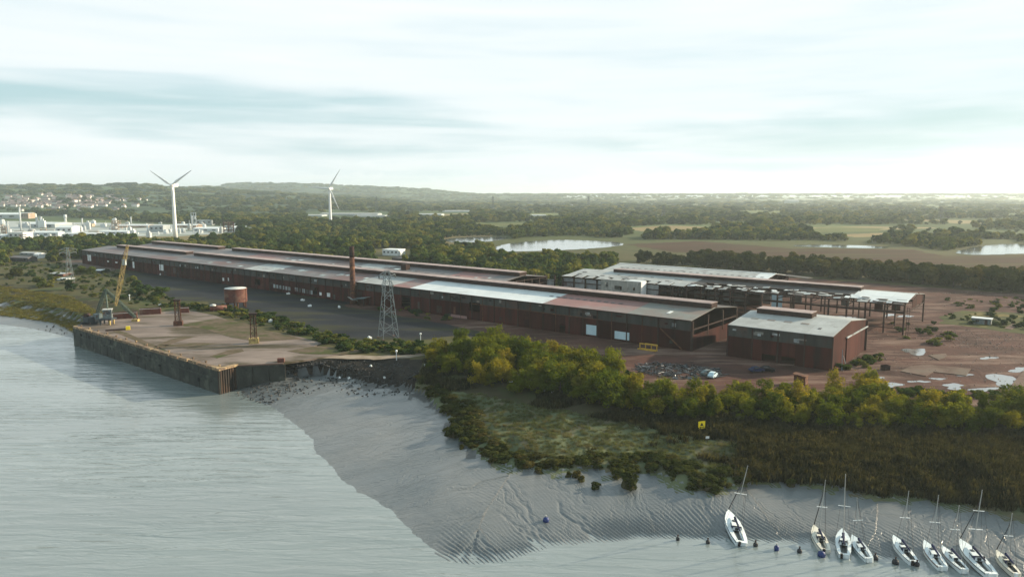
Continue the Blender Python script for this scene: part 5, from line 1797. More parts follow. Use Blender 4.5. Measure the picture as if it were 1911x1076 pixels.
    if hood:
        mb = MB(); x = a0 - 0.2
        mb.v = [(x, -w0, .95), (x, w0, .95), (x + 1.0, -w0 * .9, 1.2), (x + 1.0, w0 * .9, 1.2), (x + .1, -w0 * .75, 1.75), (x + .1, w0 * .75, 1.75)]
        mb.f = [(4, 5, 3, 2), (0, 4, 2), (1, 3, 5)]
        mb.build('spray_hood', cover, o)
    # spars and rigging
    xm = (0.6 - 0.5) * L; H = L * mast_k
    mt = (xm - rake * H, 0, H + 1.2)
    mb = MB(); mb.tube((xm, 0, 0.9), mt, 0.09, 0.06, 8); m_ = mb.build('mast', 'alloy', o)
    for q in range(spread):
        zz = 1.2 + H * (0.5 if spread == 1 else (0.36, 0.66)[q])
        pbox('spreader', m_, (xm - rake * (zz - 1), 0, zz), (0.12, B * (0.75 - 0.15 * q), 0.09), 'white_paint')
    mb = MB(); mb.tube((xm - 0.15, 0, 1.75), ((0.2 - 0.5) * L, 0, 1.65), 0.06, 0.06, 6); bm_ = mb.build('boom', 'alloy', o)
    mb = MB(); mb.tube((xm - 0.1, 0, 2.0), ((0.22 - 0.5) * L, 0, 1.78), 0.22, 0.12, 8); mb.build('sail_cover', cover, bm_)
    if furl:
        mb = MB(); mb.tube((0.485 * L, 0, 1.25), (xm + 0.05 + (mt[0] - xm) * 0.9, 0, H * 0.93), 0.085, 0.045, 6); mb.build('furled_jib', 'antifoul', o)
    for s_ in (-1, 1):
        MB().bar((xm, s_ * B * 0.47, 0.9), (mt[0], 0, mt[2] - 0.2), 0.025).build('shroud', 'dark_steel', o)
    MB().bar((-0.49 * L, 0, 0.95), mt, 0.025).build('backstay', 'dark_steel', o)
    mb = MB()
    for s_ in (-1, 1):
        for t, h_ in ((0.02, .33), (0.2, .44), (0.4, .485), (0.6, .46), (0.8, .33), (0.95, .1)):
            mb.bar(((t - .5) * L, s_ * h_ * B, 0.9), ((t - .5) * L, s_ * h_ * B, 1.5), 0.035)
    mb.build('stanchions', 'alloy', o)['kind'] = 'stuff'
    pbox('outboard', o, (-0.5 * L - 0.25, B * 0.16, 0.75), (0.35, 0.35, 0.75), 'white_paint' if rng.random() < .6 else 'void')
    pbox('rudder', o, (-0.47 * L, 0, -0.2), (0.45, 0.07, 0.9), 'antifoul')
    pbox('keel', o, (0, 0, -0.75), (L * 0.22, 0.2, 0.7), 'antifoul')
    return o


yacht((1356, 953), (1384, 1010), 0.16, furl=True, mast_k=1.05, label='white yacht lying alone on the mud, heeled over, apart from the others')
yacht((1518, 977), (1541, 1022), 0.05, hull='hull_cream', label='cream yacht with open cockpit, second from the lone heeled one')
yacht((1572, 984), (1576, 1031), -0.02, mast_k=1.3, furl=False, label='white yacht with tallest mast and navy sail cover, stern to the water')
yacht((1593, 997), (1621, 1036), -0.1, L=7.2, furl=False, hood=False, mast_k=1.1, label='smallest white yacht close beside the tall masted one')
yacht((1666, 997), (1706, 1044), 0.03, furl=False, label='white yacht with dark hoop over its cockpit, alone between two groups')
yacht((1724, 1006), (1760, 1054), 0.02, furl=False, hood=False, label='white yacht with thick navy sail cover, first of the last four')
yacht((1756, 1015), (1800, 1059), 0.06, hood=False, furl=False, label='slim white yacht between the navy covered and the two spreader yachts')
yacht((1792, 1008), (1848, 1066), 0.04, L=10.0, spread=2, mast_k=1.05, label='largest white yacht with two pairs of spreaders and cluttered stern')
yacht((1858, 1026), (1898, 1068), 0.03, hull='hull_cream', label='cream yacht at the end of the row by the frame edge')

for px, py, m, r, lab in ((1321, 1013, 'buoy_dark', .45, 'dark mooring buoy just left of the lone heeled yacht'), (1410, 1018, 'buoy_dark', .5, 'dark mooring buoy just beyond the lone heeled yacht'),
                          (1449, 1026, 'buoy_blue', .5, 'tall blue mooring buoy between the lone yacht and the cream one'), (1492, 1030, 'buoy_dark', .5, 'dark mooring buoy before the cream open yacht'),
                          (1265, 1007, 'buoy_dark', .4, 'dark mooring buoy farthest along the mud edge'), (1533, 1037, 'buoy_blue', .8, 'dark blue buoy under the stern of the cream open yacht'),
                          (1633, 1043, 'buoy_dark', .6, 'dark buoy behind the smallest yacht'), (1671, 1051, 'buoy_dark', .65, 'dark buoy before the yacht with the cockpit hoop'),
                          (1711, 1055, 'buoy_dark', .5, 'dark buoy at the stern of the hooped yacht'), (1019, 972, 'buoy_blue', .7, 'blue and white buoy stranded on the open mud')):
    x, y, z = at_g(px, py)
    o = empty('mooring_buoy', (x, y, max(z, WATER)), rng.uniform(0, 3), lab, 'buoy', 'mooring buoys')
    r *= 0.8
    tall = 2.2 if 'tall' in lab else 1.3
    MB().lathe([(r * .4, -.3), (r * .9, -.1), (r, .25 * tall), (r * .8, .6 * tall * r + .2), (r * .2, .72 * tall * r + .3)], n=14).build('float', m, o, smooth=True)
    MB().lathe([(.1, 0), (.1, .25), (.16, .28), (.16, .36)], (0, 0, .72 * tall * r + .25), 8).build('ring', 'alloy' if m == 'buoy_blue' else 'dark_steel', o)

# warning signs on the bank
x, y, z = at_g(1309, 808)
o = empty('warning_sign', (x, y, z), 0.35, 'square yellow warning sign on posts in the reeds', 'sign')
pbox('board', o, (0, 0, 1.9), (1.75, 0.06, 1.7), 'sign_yellow')
for s_ in (-.6, .6):
    pbox('post', o, (s_, 0.08, 1.2), (0.1, 0.1, 2.6), 'dark_steel')
mb = MB(); mb.poly([(-.45, -.035, 1.75), (.45, -.035, 1.75), (0, -.035, 2.5)]); mb.build('symbol', 'void', o)
pbox('text_line', o, (0, -.034, 1.5), (1.2, 0.02, .1), 'void'); pbox('text_line', o, (0, -.034, 1.3), (1.0, 0.02, .08), 'void')
x, y, z = at_g(1320, 824)
o = empty('small_sign', (x, y, z), 0.2, 'small white plate on a stake below the yellow sign', 'sign')
pbox('board', o, (0, 0, 1.0), (0.8, 0.05, 0.5), 'white_paint'); pbox('post', o, (0, 0.06, 0.5), (0.08, 0.08, 1.1), 'dark_steel')

# pale flotsam thrown up along the bank
for px, py in ((793, 683), (820, 688), (953, 713), (969, 718), (987, 722), (1016, 730), (1031, 734), (1118, 746), (692, 684), (651, 707), (634, 706), (718, 706), (1410, 830)):
    x, y, z = at_g(px, py)
    o = MB().box((0, 0, .2), (rng.uniform(.5, 1.3), rng.uniform(.4, .8), .4)).box((.1, .05, .5), (.35, .3, .25)).build('flotsam', 'white_paint', None, (x, y, z + 0.05), (0, 0.2, rng.uniform(0, 3)))
    tag(o, 'scrap of pale flotsam lying on the dark bank', 'flotsam', 'pale flotsam along the bank')

# tussocks standing alone on the mud
tus = [crown_mesh('foliage', 400 + i, 700, 0.06, 9, 'leaf_marsh', flat=0.75, z0=-0.2, spread=0.3, up=0.8) for i in range(4)]
for px, py, w, lab in ((1006, 881, 1.7, 'small round marsh tussock standing off the marsh edge, leftmost of the row'), (1061, 888, 1.4, 'small tussock, first of a cluster of three'), (1075, 888, 1.8, 'largest tussock of the cluster of three'),
                       (1085, 896, 1.7, 'lowest tussock of the cluster of three'), (1112, 910, 1.9, 'dark pointed tussock alone on the mud'), (1172, 907, 3.6, 'large dark round tussock alone on the mud'),
                       (861, 836, 1.2, 'tiny tussock on the smooth mud near the marsh'), (1322, 912, 2.2, 'dark tussock at the mud edge near the lone yacht'), (1476, 905, 2.0, 'dark tussock above the runnels'),
                       (848, 812, 3.4, 'long dark tussock at the tip of the marsh'), (1150, 893, 1.2, 'little tussock between the cluster and the large one')):
    x, y, z = at_g(px, py)
    o = empty('marsh_tussock', (x, y, z - .1), rng.uniform(0, 6), lab, 'tussock', 'tussocks on the mud')
    link('foliage', rng.choice(tus), o, scl=(w * 1.25, w * 1.25, w * 1.0))
    MB().lathe([(w * .34, -.3), (w * .4, .05), (w * .3, w * .32), (w * .1, w * .42)], n=12).build('mound', 'bank', o, smooth=True)

# ------------------------------------------------------------------ chemical works
def cyl_thing(name, px, py, wpx, hpx, m, label, cat, head=None, dome=False):
    x, y, _ = at(px, py); k = y / FPX
    r, h = wpx * k / 2, hpx * k
    o = empty(name, (x, y, 0), 0, label, cat)
    MB().lathe([(r, 0), (r * .97, h * .5), (r * .94, h)], n=14).build('shell', m, o, smooth=True)
    if dome: MB().lathe([(r * .94, h), (r * .7, h + r * .35), (r * .1, h + r * .5)], n=14).build('dome', m, o, smooth=True)
    else: MB().lathe([(r * 1.12, h * .96), (r * 1.12, h + .6), (r * .8, h + .7)], n=14).build('rim', 'plant_grey', o)
    if head: MB().lathe([(r * head, h * .72), (r * head, h * .98), (r * .5, h * 1.03)], n=14).build('head', m, o, smooth=True)
    MB().bar((r * 1.02, -r * .3, 0), (r * .98, -r * .3, h), max(.12, r * .12)).build('ladder', 'plant_grey', o)
    return o


for a in [('stack', 40, 436, 3.0, 48, 'plant_white', 'tallest slim white stack of the chemical works', 'chimney'),
          ('stack', 16, 444, 3.2, 30, 'plant_grey', 'slim grey stack nearest the frame edge at the works', 'chimney'),
          ('silo', 70, 425, 4.2, 19, 'plant_white', 'white silo, first of a pair behind the works shed', 'silo'),
          ('silo', 77.5, 425, 4.2, 20, 'plant_white', 'white silo, second of a pair behind the works shed', 'silo'),
          ('silo', 123, 421, 4.0, 20, 'plant_white', 'white silo with swollen head standing apart', 'silo'),
          ('stack', 154, 423, 2.6, 15, 'plant_white', 'short white stack beside the low cream building', 'chimney'),
          ('stack', 245, 420, 2.4, 15, 'plant_white', 'lone white stack behind the tan frame tower', 'chimney'),
          ('stack', 276, 433, 3.2, 11, 'plant_white', 'stubby white column beside the round process dome', 'chimney'),
          ('stack', 56, 428, 2.6, 13, 'plant_grey', 'short grey stack beside the pair of silos', 'chimney'),
          ('stack', 251, 436, 3.0, 9, 'plant_white', 'short white vessel at the front of the works', 'chimney'),
          ('stack', 359, 428, 2.6, 24, 'plant_grey', 'slim grey column right of the first turbine', 'chimney'),
          ('tank', 60, 436, 14, 6, 'plant_grey', 'broad low grey tank under the silos', 'tank'),
          ('tank', 5, 420, 8, 9, 'plant_white', 'white domed tank at the frame edge', 'tank'),
          ('tank', 310, 436, 9, 6, 'plant_white', 'small white tank before the turbine', 'tank'),
          ('tank', 342, 434, 8, 6, 'plant_grey', 'small grey tank beyond the turbine tower', 'tank')]:
    cyl_thing(*a, head=1.35 if 'swollen' in a[6] else None, dome='tank' in a[0])
for a in [(30, 446, 27, 12, 18, 'plant_white', 'boxy white works building under the tallest stack', False), (72, 425, 76, 9, 40, 'plant_grey', 'big grey works shed behind the paired silos', True),
          (118, 434, 28, 12, 26, 'plant_white', 'white humped works building in the middle', True), (84, 441, 44, 9, 16, 'plant_grey', 'low grey works shed at the front', True),
          (163, 423, 14, 5, 12, 'plant_tan', 'small cream works building beside the short stack', False), (20, 408, 62, 10, 30, 'plant_white', 'long white warehouse behind the works', True),
          (46, 408, 12, 10, 26, 'plant_tan', 'cream end block of the white warehouse', False), (150, 440, 60, 5, 18, 'plant_white', 'long low white shed at the front of the works', True),
          (212, 437, 55, 6, 20, 'plant_white', 'low white shed before the tan frame tower', True), (240, 425, 70, 5, 18, 'plant_tan', 'long tan shed behind the frame tower', True),
          (292, 433, 26, 12, 20, 'plant_grey', 'grey process block with pipework near the turbine', False), (345, 425, 45, 6, 20, 'plant_tan', 'tan works shed behind the turbine tower', True),
          (385, 432, 50, 7, 22, 'plant_white', 'white works shed right of the turbine', True), (380, 420, 30, 9, 16, 'plant_grey', 'grey process block right of the turbine', False),
          (462, 431, 58, 8, 22, 'plant_white', 'pale green long shed at the right end of the works', True), (0, 446, 20, 8, 16, 'plant_grey', 'grey shed at the frame edge of the works', True)]:
    far_box('works_building', *a[:6], a[6], 'building', 'roof_white' if a[7] else None, rng.uniform(-.15, .15), a[7], 3)
for px, py, w, h, m, lab in ((216, 432, 10, 20, 'plant_tan', 'tan open frame process tower at the works'), (427, 433, 17, 18, 'rust_steel', 'reddish open frame process tower at the right of the works'),
                             (362, 421, 8, 24, 'plant_grey', 'grey open frame process tower right of the turbine'), (8, 436, 12, 14, 'plant_tan', 'tan frame structure at the frame edge of the works')):
    x, y, _ = at(px, py); k = y / FPX
    o = empty('process_tower', (x, y, 0), 0.3, lab, 'tower')
    W_, H_ = w * k, h * k; nf = 4
    for sx in (-1, 0, 1):
        for sy in (-1, 1):
            pbox('post', o, (sx * W_ / 2, sy * W_ / 2, H_ / 2), (.7, .7, H_), m)
    for q in range(nf):
        pbox('floor', o, (0, 0, (q + 1) * H_ / nf), (W_ + .8, W_ + .8, .6), m)
        if q % 2 == 0: pbox('vessel', o, (W_ * .1, 0, (q + .5) * H_ / nf), (W_ * .5, W_ * .5, H_ / nf * .7), 'plant_white')

cl_t = [MB().lathe([(.5, 0), (.48, 1), (.2, 1.1)], n=10).mesh('vessel', 'plant_white'), MB().lathe([(.5, 0), (.5, .6), (.3, .8), (.08, .85), (.06, 1.3)], n=10).mesh('vessel', 'plant_grey'),
        MB().box((0, 0, .5), (1.6, .9, 1)).box((.2, 0, 1.1), (.5, .4, .3)).mesh('plant_unit', 'plant_white'), MB().box((0, 0, .35), (2.4, .5, .12)).box((-1, 0, .2), (.1, .4, .5)).box((1, 0, .2), (.1, .4, .5)).box((0, 0, .7), (2.4, .4, .1)).mesh('pipe_rack', 'plant_tan')]
for k in range(110):
    px = rng.uniform(-5, 445); py = rng.uniform(417, 447) if px < 330 else rng.uniform(419, 436)
    x, y, _ = at(px, py); sc = y / FPX * rng.uniform(2.5, 7)
    i = rng.randrange(4)
    o = link('plant_unit', cl_t[i], None, (x, y, .1), (0, 0, rng.uniform(-.3, .3)), (sc, sc, sc * rng.choice((.8, 1.2, 2.0))))
    tag(o, ('small pale vessel standing in the chemical works', 'small grey vessel with a thin vent in the chemical works', 'small pale boxy unit in the chemical works', 'low tan pipe rack in the chemical works')[i],
        'equipment', 'small equipment of the chemical works')

# low sheds beyond the left end of the long shed
for px, py, w, h, m, rm, lab in ((38, 488, 44, 9, 'roof_dark', 'roof_grey', 'low grey shed with dark walls among left bank trees'), (52, 476, 34, 5, 'plant_grey', 'roof_pale', 'pale low roof behind the grey left bank shed'),
                                 (70, 482, 11, 9, 'white_paint', 'white_paint', 'small white gabled end at the left bank sheds'), (86, 480, 10, 4, 'plant_white', 'roof_white', 'small white hut right of the left bank sheds'),
                                 (108, 515, 34, 5, 'red_metal', 'roof_pale', 'low reddish hut beside the thin pylon'), (116, 523, 15, 3, 'plant_white', 'roof_white', 'small white hut below the reddish hut'),
                                 (184, 508, 16, 4, 'roof_dark', 'roof_white', 'small white-roofed shed beside the concrete pad')):
    far_box('left_bank_shed' if 'shed' in lab else 'hut', px, py, w, h, 8, m, lab, 'shed', rm, -0.3, True, 3)
# far warehouses on the plain
for px, py, w, h, lab in ((585, 404, 34, 4, 'far white warehouse left of the second turbine'), (652, 402, 110, 5, 'long far white warehouse beside the second turbine'), (690, 405, 60, 4, 'low far white warehouse below the long one'),
                          (802, 403, 46, 5, 'far pale warehouse with flat front beyond the wood'), (850, 396, 50, 4, 'far thin white roof beyond the wood'), (1005, 404, 26, 4, 'far white shed above the lagoon'),
                          (1090, 385, 60, 3, 'far thin white row of sheds on the plain'), (1020, 379, 44, 3, 'farthest thin white roof on the plain'), (1340, 392, 22, 4, 'far white shed in the hazy plain'),
                          (1480, 381, 22, 10, 'far hazy grey block on the right-hand plain'), (1740, 379, 44, 3, 'far glinting white row of roofs at the right'), (1560, 386, 40, 3, 'far pale roofs in the right-hand haze')):
    far_box('warehouse', px, py, w, h * 0.8, 40, 'plant_grey', lab, 'warehouse', 'roof_pale', rng.uniform(-.1, .1), True, 0)


# houses on the hillside
def hill_hit(px, py):
    r = ray(px, py); ts = np.linspace(1450, 5200, 1500)
    zz = np.maximum(hill_z(r[0] * ts, r[1] * ts), 0)
    i = int(np.argmax(CZ + r[2] * ts <= zz))
    return (r[0] * ts[i], r[1] * ts[i], float(zz[i])) if i else None


hm = MB().box((0, 0, 2.6), (9.5, 7, 5.2)).mesh('house', 'house_wall')
mbh = MB(); mbh.v = [(-5.2, -4, 5.0), (5.2, -4, 5.0), (5.2, 4, 5.0), (-5.2, 4, 5.0), (-5.2, 0, 8.2), (5.2, 0, 8.2)]
mbh.f = [(0, 1, 5, 4), (2, 3, 4, 5), (0, 4, 3), (1, 2, 5)]
rm_ = mbh.mesh('roof', 'house_roof')
n = 0
for k in range(2000):
    if n >= 190: break
    px = rng.gauss(120, 75); py = rng.gauss(378, 7)
    if not (-40 < px < 300 and 363 < py < 397): continue
    if px < 30 and py > 386: continue
    q = hill_hit(px, py)
    if not q: continue
    n += 1
    s_ = rng.uniform(0.9, 1.5)
    o = link('house', hm, None, (q[0], q[1], q[2] - 0.5), (0, 0, rng.choice((0.2, 0.25, 1.7, -0.2)) + rng.uniform(-.1, .1)), (s_ * rng.uniform(1, 2.0), s_, s_))
    tag(o, 'small house in the estate on the hillside beyond the works', 'house', 'houses on the hillside')
    link('roof', rm_, o)

# ------------------------------------------------------------------ woodland mass on the plain and hills
def inside_px(poly, PX, PY, grow=0):
    ins = np.zeros(PX.shape, bool); n = len(poly)
    for i in range(n):
        x0, y0 = poly[i]; x1, y1 = poly[(i + 1) % n]
        if y0 == y1: continue
        c = ((y0 > PY) != (y1 > PY)) & (PX < (x1 - x0) * (PY - y0) / (y1 - y0) + x0)
        ins ^= c
    return ins


def proj(X, Y, Z):
    Z = Z - CZ
    d = Y * math.cos(TH) - Z * math.sin(TH); u = Y * math.sin(TH) + Z * math.cos(TH)
    return 955.5 + FPX * X / d, 538 - FPX * u / d


# clearings: open ground that the photograph shows free of trees
CLEAR = [[(815, 446), (870, 441), (950, 440), (962, 447), (945, 462), (830, 466)],
         [(915, 455), (985, 443), (1060, 440), (1165, 445), (1300, 449), (1480, 453), (1665, 455), (1765, 468), (1850, 455), (2200, 454), (2200, 545), (1911, 512), (1700, 498), (1450, 486), (1250, 486), (1100, 487), (930, 489)],
         [(-300, 462), (0, 460), (150, 455), (330, 455), (440, 447), (450, 422), (300, 416), (0, 398), (-300, 398)],
         [(1490, 425), (1560, 422), (1660, 424), (1650, 446), (1520, 446)], [(1160, 424), (1250, 419), (1340, 422), (1310, 441), (1190, 442)],
         [(1555, 438), (1660, 434), (1690, 439), (1600, 455)], [(850, 420), (900, 415), (1020, 413), (1040, 419), (930, 431)],
         [(570, 398), (725, 396), (735, 414), (570, 414)], [(780, 398), (880, 394), (880, 408), (780, 410)], [(985, 400), (1045, 398), (1045, 412), (985, 412)],
         [(10, 470), (95, 470), (95, 497), (10, 497)], [(100, 482), (160, 482), (230, 505), (200, 510), (110, 500)], [(695, 464), (775, 464), (775, 500), (695, 500)]]
PTS, SCL = [], []
for D0, D1, sp, h0, h1, wk, thr in ((300, 620, 6.2, 5.5, 9.0, 1.2, 0.36), (620, 1000, 8.0, 6, 10, 1.25, 0.40), (1000, 1700, 12.5, 7, 12, 1.55, 0.47), (1700, 2900, 21, 8, 13, 2.4, 0.50), (2900, 6500, 48, 10, 15, 4.2, 0.51), (6500, 13500, 92, 12, 18, 7.0, 0.42)):
    ys = np.arange(D0, D1, sp); xs = np.arange(-D1 * 0.82, D1 * 0.82, sp)
    X, Y = np.meshgrid(xs, ys); X = X.ravel(); Y = Y.ravel()
    X = X + nrg.uniform(-.5, .5, X.shape) * sp; Y = Y + nrg.uniform(-.5, .5, Y.shape) * sp
    Z = np.maximum(hill_z(X, Y), 0) * (Y > 1480)
    keep = np.abs(X) < Y * 0.8
    PX, PY = proj(X, Y, Z)
    for c in CLEAR: keep &= ~inside_px(c, PX, PY)
    A = (X - O[0]) * AX[0] + (Y - O[1]) * AX[1]; Vv = (X - O[0]) * VX[0] + (Y - O[1]) * VX[1]
    keep &= ~((A > -505) & (A < 190) & (Vv > -95) & (Vv < 96))
    keep &= ~((A > -125) & (A < 220) & (Vv > -90) & (Vv < 190) & (PX > 1180))
    keep &= ~((PX > 1150) & (PY > 470))
    keep &= ~((PX < 300) & (PY > 500))
    keep &= ~((A > -330) & (A < -200) & (Vv > 70) & (Vv < 125) & (PX > 600))
    m_ = vnoise(X / 130, Y / 60 if D0 > 900 else Y / 130, 33, 4)
    # solid wood behind the sheds, broken hedges on the plain to the right
    solid = ((PX > 150) & (PX < 1150) & (PY > 412)) | ((PX < 300) & (PY > 440))
    keep &= (m_ > np.where(solid, 0.22, thr + 0.08 * np.clip((PX - 1000) / 500, 0, 1)))
    hill = Z > 3
    keep &= ~(hill & (m_ < 0.46))
    keep &= ~((PX < 300) & (PY > 364) & (PY < 396) & (nrg.random(X.shape) < 0.72))
    X, Y, Z = X[keep], Y[keep], Z[keep]
    big = vnoise(X / 60, Y / 60, 8, 2)
    h = nrg.uniform(h0, h1, X.shape) * (0.45 + 0.9 * big) * nrg.choice((0.7, 1.0, 1.25), X.shape)
    PTS.append(np.stack([X, Y, Z - 0.2], 1)); w = h * wk * nrg.uniform(0.85, 1.2, X.shape)
    SCL.append(np.stack([w, w, h], 1))
PTS = np.concatenate(PTS); SCL = np.concatenate(SCL)
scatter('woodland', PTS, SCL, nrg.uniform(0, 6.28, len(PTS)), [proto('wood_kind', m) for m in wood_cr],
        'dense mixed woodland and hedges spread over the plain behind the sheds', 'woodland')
NW = len(PTS)


# ------------------------------------------------------------------ reeds, grass, rocks, rubble
def blades(name, seed, n, spread, m, wid=0.02, lean=0.25):
    g = np.random.default_rng(seed)
    b = np.stack([g.normal(0, spread, n), g.normal(0, spread, n), np.zeros(n)], 1)
    h = g.uniform(.55, 1, n)
    tip = b + np.stack([g.normal(0, lean, n), g.normal(0, lean, n), h], 1)
    t = g.uniform(0, 6.28, n); e = np.stack([np.cos(t), np.sin(t), 0 * t], 1) * wid
    Q = np.stack([b - e, b + e, tip + e * .4, tip - e * .4], 1).reshape(-1, 3)
    return to_mesh(name, Q, np.arange(4 * n).reshape(n, 4), m)


def sample_zone(n, x0, x1, y0, y1):
    X = nrg.uniform(x0, x1, n); Y = nrg.uniform(y0, y1, n)
    Z, zn = height(X, Y)
    return X, Y, Z, zn


X, Y, Z, zn = sample_zone(60000, -32, 150, 80, 240)
PX, PY = proj(X, Y, Z)
d1 = seg_dist(P1, X, Y)
reed = ((zn == 3) & (PX > 790)) | ((zn == 2) & (PX > 1290 + nrg.normal(0, 40, X.shape)))
reed &= (PX < 2080) & (PY > 600)
# grassy glades stay open
gl = vnoise(X / 16, Y / 7, 44, 3)
reed &= ~((gl > 0.53) & (PX < 1380))
reed &= nrg.random(X.shape) < np.where(PX > 1300, 1.0, 0.6)
X_, Y_, Z_ = X[reed], Y[reed], Z[reed]
h = nrg.uniform(1.0, 1.9, X_.shape) * (0.7 + 0.6 * vnoise(X_ / 10, Y_ / 10, 5, 2))
scatter('reeds', np.stack([X_, Y_, Z_ - .05], 1), np.stack([h * 1.1, h * 1.1, h], 1), nrg.uniform(0, 6.28, len(h)),
        [proto('reed_kind', blades('reed', 500 + i, 26, 0.34, 'leaf_reed', 0.075, 0.16)) for i in range(4)], 'reed bed coloured dark for shade, between the mud and the thicket', 'reeds')
# marsh edge: dark rounded cushions; marsh top: short pale grass
ms = (zn == 2) & (PX > 770) & (PX < 1420)
edge = ms & (d1 < 1.0 + 8.5 * vnoise(X / 9, Y / 9, 61, 2)) & (nrg.random(X.shape) < 0.22)
X_, Y_, Z_ = X[edge], Y[edge], Z[edge]
w = nrg.uniform(1.3, 3.4, X_.shape)
scatter('marsh_cushions', np.stack([X_, Y_, Z_ - .25], 1), np.stack([w * 1.3, w * 1.3, w * .62], 1), nrg.uniform(0, 6.28, len(w)),
        [proto('cushion_kind', m) for m in tus], 'dark olive cushions of marsh plants along the mud edge', 'marsh plants')
top_ = ms & ~edge & (d1 > 3) & (nrg.random(X.shape) < 0.55)
X_, Y_, Z_ = X[top_], Y[top_], Z[top_]
h = nrg.uniform(.25, .55, X_.shape)
MT['leaf_pale'] = leaf_mat('leaf_pale', (0.10, 0.115, 0.055), (0.085, 0.105, 0.055), (0.13, 0.12, 0.07), 0.2)
scatter('marsh_grass', np.stack([X_, Y_, Z_ - .03], 1), np.stack([h * 2.2, h * 2.2, h], 1), nrg.uniform(0, 6.28, len(h)),
        [proto('grass_kind', blades('grass', 520 + i, 40, 0.32, 'leaf_pale', 0.05, 0.3)) for i in range(3)], 'short pale green marsh grass on the hummocks', 'grass')

# scrub and rough grass round yard, left bank and path
def px_scatter(poly, n, zfun=True):
    xs = [p[0] for p in poly]; ys = [p[1] for p in poly]
    P = []
    q = 0
    while len(P) < n and q < n * 20:
        q += 1
        px, py = rng.uniform(min(xs), max(xs)), rng.uniform(min(ys), max(ys))
        if inside_px(poly, np.array([px]), np.array([py]))[0]:
            P.append(at(px, py, 0))
    P = np.array(P)
    z, _ = height(P[:, 0], P[:, 1]); P[:, 2] = z
    return P


scrub = []
for poly, n in (([(560, 612), (640, 632), (700, 640), (790, 640), (800, 664), (700, 660), (640, 655), (600, 640)], 150), ([(370, 572), (430, 570), (520, 592), (600, 622), (560, 628), (480, 605), (400, 586)], 110),
                ([(330, 566), (400, 572), (400, 582), (345, 576)], 30), ([(0, 500), (110, 498), (230, 520), (330, 560), (330, 574), (230, 572), (150, 548), (0, 530)], 170),
                ([(0, 488), (110, 492), (230, 512), (240, 520), (100, 502), (0, 502)], 50), ([(1760, 560), (1911, 552), (2000, 556), (2000, 590), (1911, 584), (1800, 580)], 60),
                ([(1560, 690), (1600, 676), (1640, 660), (1650, 672), (1600, 690)], 22), ([(1060, 652), (1180, 690), (1180, 712), (1060, 668)], 26), ([(1640, 725), (1911, 745), (1911, 752), (1640, 736)], 40),
                ([(700, 572), (780, 580), (860, 600), (840, 606), (740, 590), (690, 582)], 18), ([(1755, 586), (1911, 584), (2000, 590), (2000, 622), (1800, 606)], 90), ([(1640, 600), (1760, 600), (1800, 650), (1700, 640)], 20), ([(905, 505), (1060, 500), (1060, 510), (960, 512)], 10)):
    scrub.append(px_scatter(poly, n))
scrub = np.concatenate(scrub)
h = nrg.uniform(.7, 2.4, len(scrub)); w = h * nrg.uniform(1.3, 2.6, len(h))
scatter('scrub', scrub - np.array((0, 0, .1)), np.stack([w, w, h], 1), nrg.uniform(0, 6.28, len(h)), [proto('scrub_kind', m) for m in bush_cr], 'low scrub and brambles round the yard and banks', 'scrub')

P = px_scatter([(-100, 532), (0, 532), (130, 552), (200, 585), (150, 596), (100, 578), (0, 565), (-100, 556)], 2600)
h = nrg.uniform(.3, .7, len(P))
MT['leaf_bankgrass'] = leaf_mat('leaf_bankgrass', (0.13, 0.12, 0.04), (0.09, 0.10, 0.035), (0.16, 0.13, 0.05), 0.3)
scatter('bank_grass', P, np.stack([h * 3, h * 3, h], 1), nrg.uniform(0, 6.28, len(h)), [proto('bankgrass_kind', blades('grass', 540 + i, 40, .32, 'leaf_bankgrass', .05, .3)) for i in range(2)],
        'olive and straw coloured grass on the far left bank', 'grass')


def rock_mesh(name, seed, m):
    g = np.random.default_rng(seed); import bmesh
    bm = bmesh.new(); bmesh.ops.create_icosphere(bm, subdivisions=1, radius=0.5)
    for v in bm.verts:
        v.co *= g.uniform(.65, 1.15); v.co.z *= .7
    me = bpy.data.meshes.new(name); bm.to_mesh(me); bm.free(); me.materials.append(MT[m]); return me


def px_rocks(poly, n, dens=None):
    P = []
    xs = [p[0] for p in poly]; ys = [p[1] for p in poly]
    PXs = nrg.uniform(min(xs), max(xs), n * 4); PYs = nrg.uniform(min(ys), max(ys), n * 4)
    ok = inside_px(poly, PXs, PYs)
    PXs, PYs = PXs[ok][:n], PYs[ok][:n]
    for a, b in zip(PXs, PYs): P.append(at_g(a, b))
    return np.array(P)


P = np.concatenate([px_rocks([(440, 742), (445, 705), (520, 698), (600, 694), (560, 712), (520, 745), (505, 758), (470, 748)], 380), px_rocks([(520, 715), (640, 700), (760, 718), (780, 735), (700, 742), (600, 730), (540, 745)], 240),
                    px_rocks([(530, 684), (740, 678), (790, 700), (700, 712), (600, 694), (520, 700)], 260), px_rocks([(60, 612), (137, 600), (145, 630), (100, 622)], 60)])
s_ = nrg.uniform(.25, 1.0, len(P)) ** 1.5
Pb = px_rocks([(524, 676), (640, 672), (750, 672), (800, 700), (760, 718), (690, 712), (600, 698), (520, 702)], 420)
P = np.concatenate([P, Pb]); s_ = np.concatenate([s_, nrg.uniform(.25, .9, len(Pb))])
scatter('foreshore_stones', P, np.stack([s_ * 1.3, s_, s_ * .8], 1), nrg.uniform(0, 6.28, (len(P), 3)) * np.array((.3, .3, 1)), [proto('stone_kind', rock_mesh('stone', 600 + i, 'rock')) for i in range(4)],
        'dark stones strewn over the mud beside the quay', 'stones')
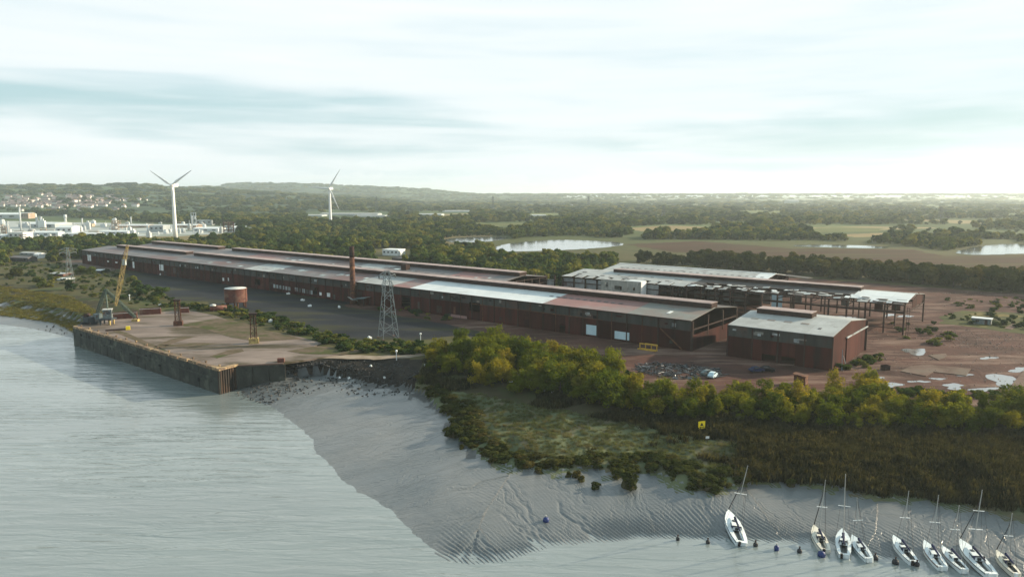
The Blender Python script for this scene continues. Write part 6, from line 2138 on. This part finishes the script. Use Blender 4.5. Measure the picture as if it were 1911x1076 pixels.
P = np.concatenate([px_scatter([(1690, 610), (1911, 622), (1911, 655), (1780, 650), (1700, 630)], 620), px_scatter([(1560, 655), (1911, 650), (1911, 740), (1640, 730), (1560, 700)], 260), px_scatter([(1400, 575), (1740, 560), (1730, 600), (1640, 640), (1420, 600)], 330),
                    px_scatter([(1740, 545), (1911, 545), (1911, 560), (1760, 575)], 160), px_scatter([(1590, 668), (1660, 662), (1670, 674), (1600, 680)], 90)])
s_ = nrg.uniform(.25, 1.0, len(P)) ** 2.2 * 0.55 + .08
scatter('rubble', P + np.array((0, 0, .08)), np.stack([s_ * 1.5, s_, s_ * .8], 1), nrg.uniform(0, 6.28, (len(P), 3)) * np.array((.3, .3, 1)), [proto('rubble_kind', rock_mesh('lump', 620 + i, 'rubble')) for i in range(4)],
        'broken brick and concrete rubble over the cleared ground', 'rubble')
P = px_scatter([(1180, 682), (1230, 676), (1300, 684), (1345, 690), (1350, 704), (1300, 708), (1240, 708), (1190, 694)], 420)
s_ = nrg.uniform(.4, 1.6, len(P))
rots = np.stack([nrg.normal(0, .25, len(P)), nrg.normal(0, .25, len(P)), nrg.uniform(0, 6.28, len(P))], 1)
pk = [proto('scrap_kind', MB().box((0, 0, 0), d).mesh('scrap', 'scrap')) for d in ((2.2, .18, .16), (1.0, .8, .06), (1.6, .3, .1), (.5, .5, .4), (3.0, .12, .12))]
scatter('scrap_heap', P + np.array((0, 0, .25)), np.stack([s_, s_, s_], 1), rots, pk, 'glinting heap of scrap metal between the thicket and the shed', 'scrap')

# ------------------------------------------------------------------ haze: one closed box of pale air round everything
hz = MB().box((0, 7000, 80), (29400, 16600, 190)).build('haze', 'void')
mh = bpy.data.materials.new('haze'); mh.use_nodes = True
t_ = mh.node_tree; t_.nodes.clear()
ho = t_.nodes.new('ShaderNodeOutputMaterial'); hv = t_.nodes.new('ShaderNodeVolumePrincipled')
hv.inputs['Color'].default_value = (0.84, 0.965, 1.0, 1)
hv.inputs['Density'].default_value = 0.000095
hv.inputs['Anisotropy'].default_value = 0.35
t_.links.new(hv.outputs[0], ho.inputs['Volume'])
hz.data.materials.clear(); hz.data.materials.append(mh)
tag(hz, 'thin pale haze filling the air over river and plain', 'haze', kind='stuff')
print('trees', tcount[0], 'wood', NW, 'objects', len(bpy.data.objects))
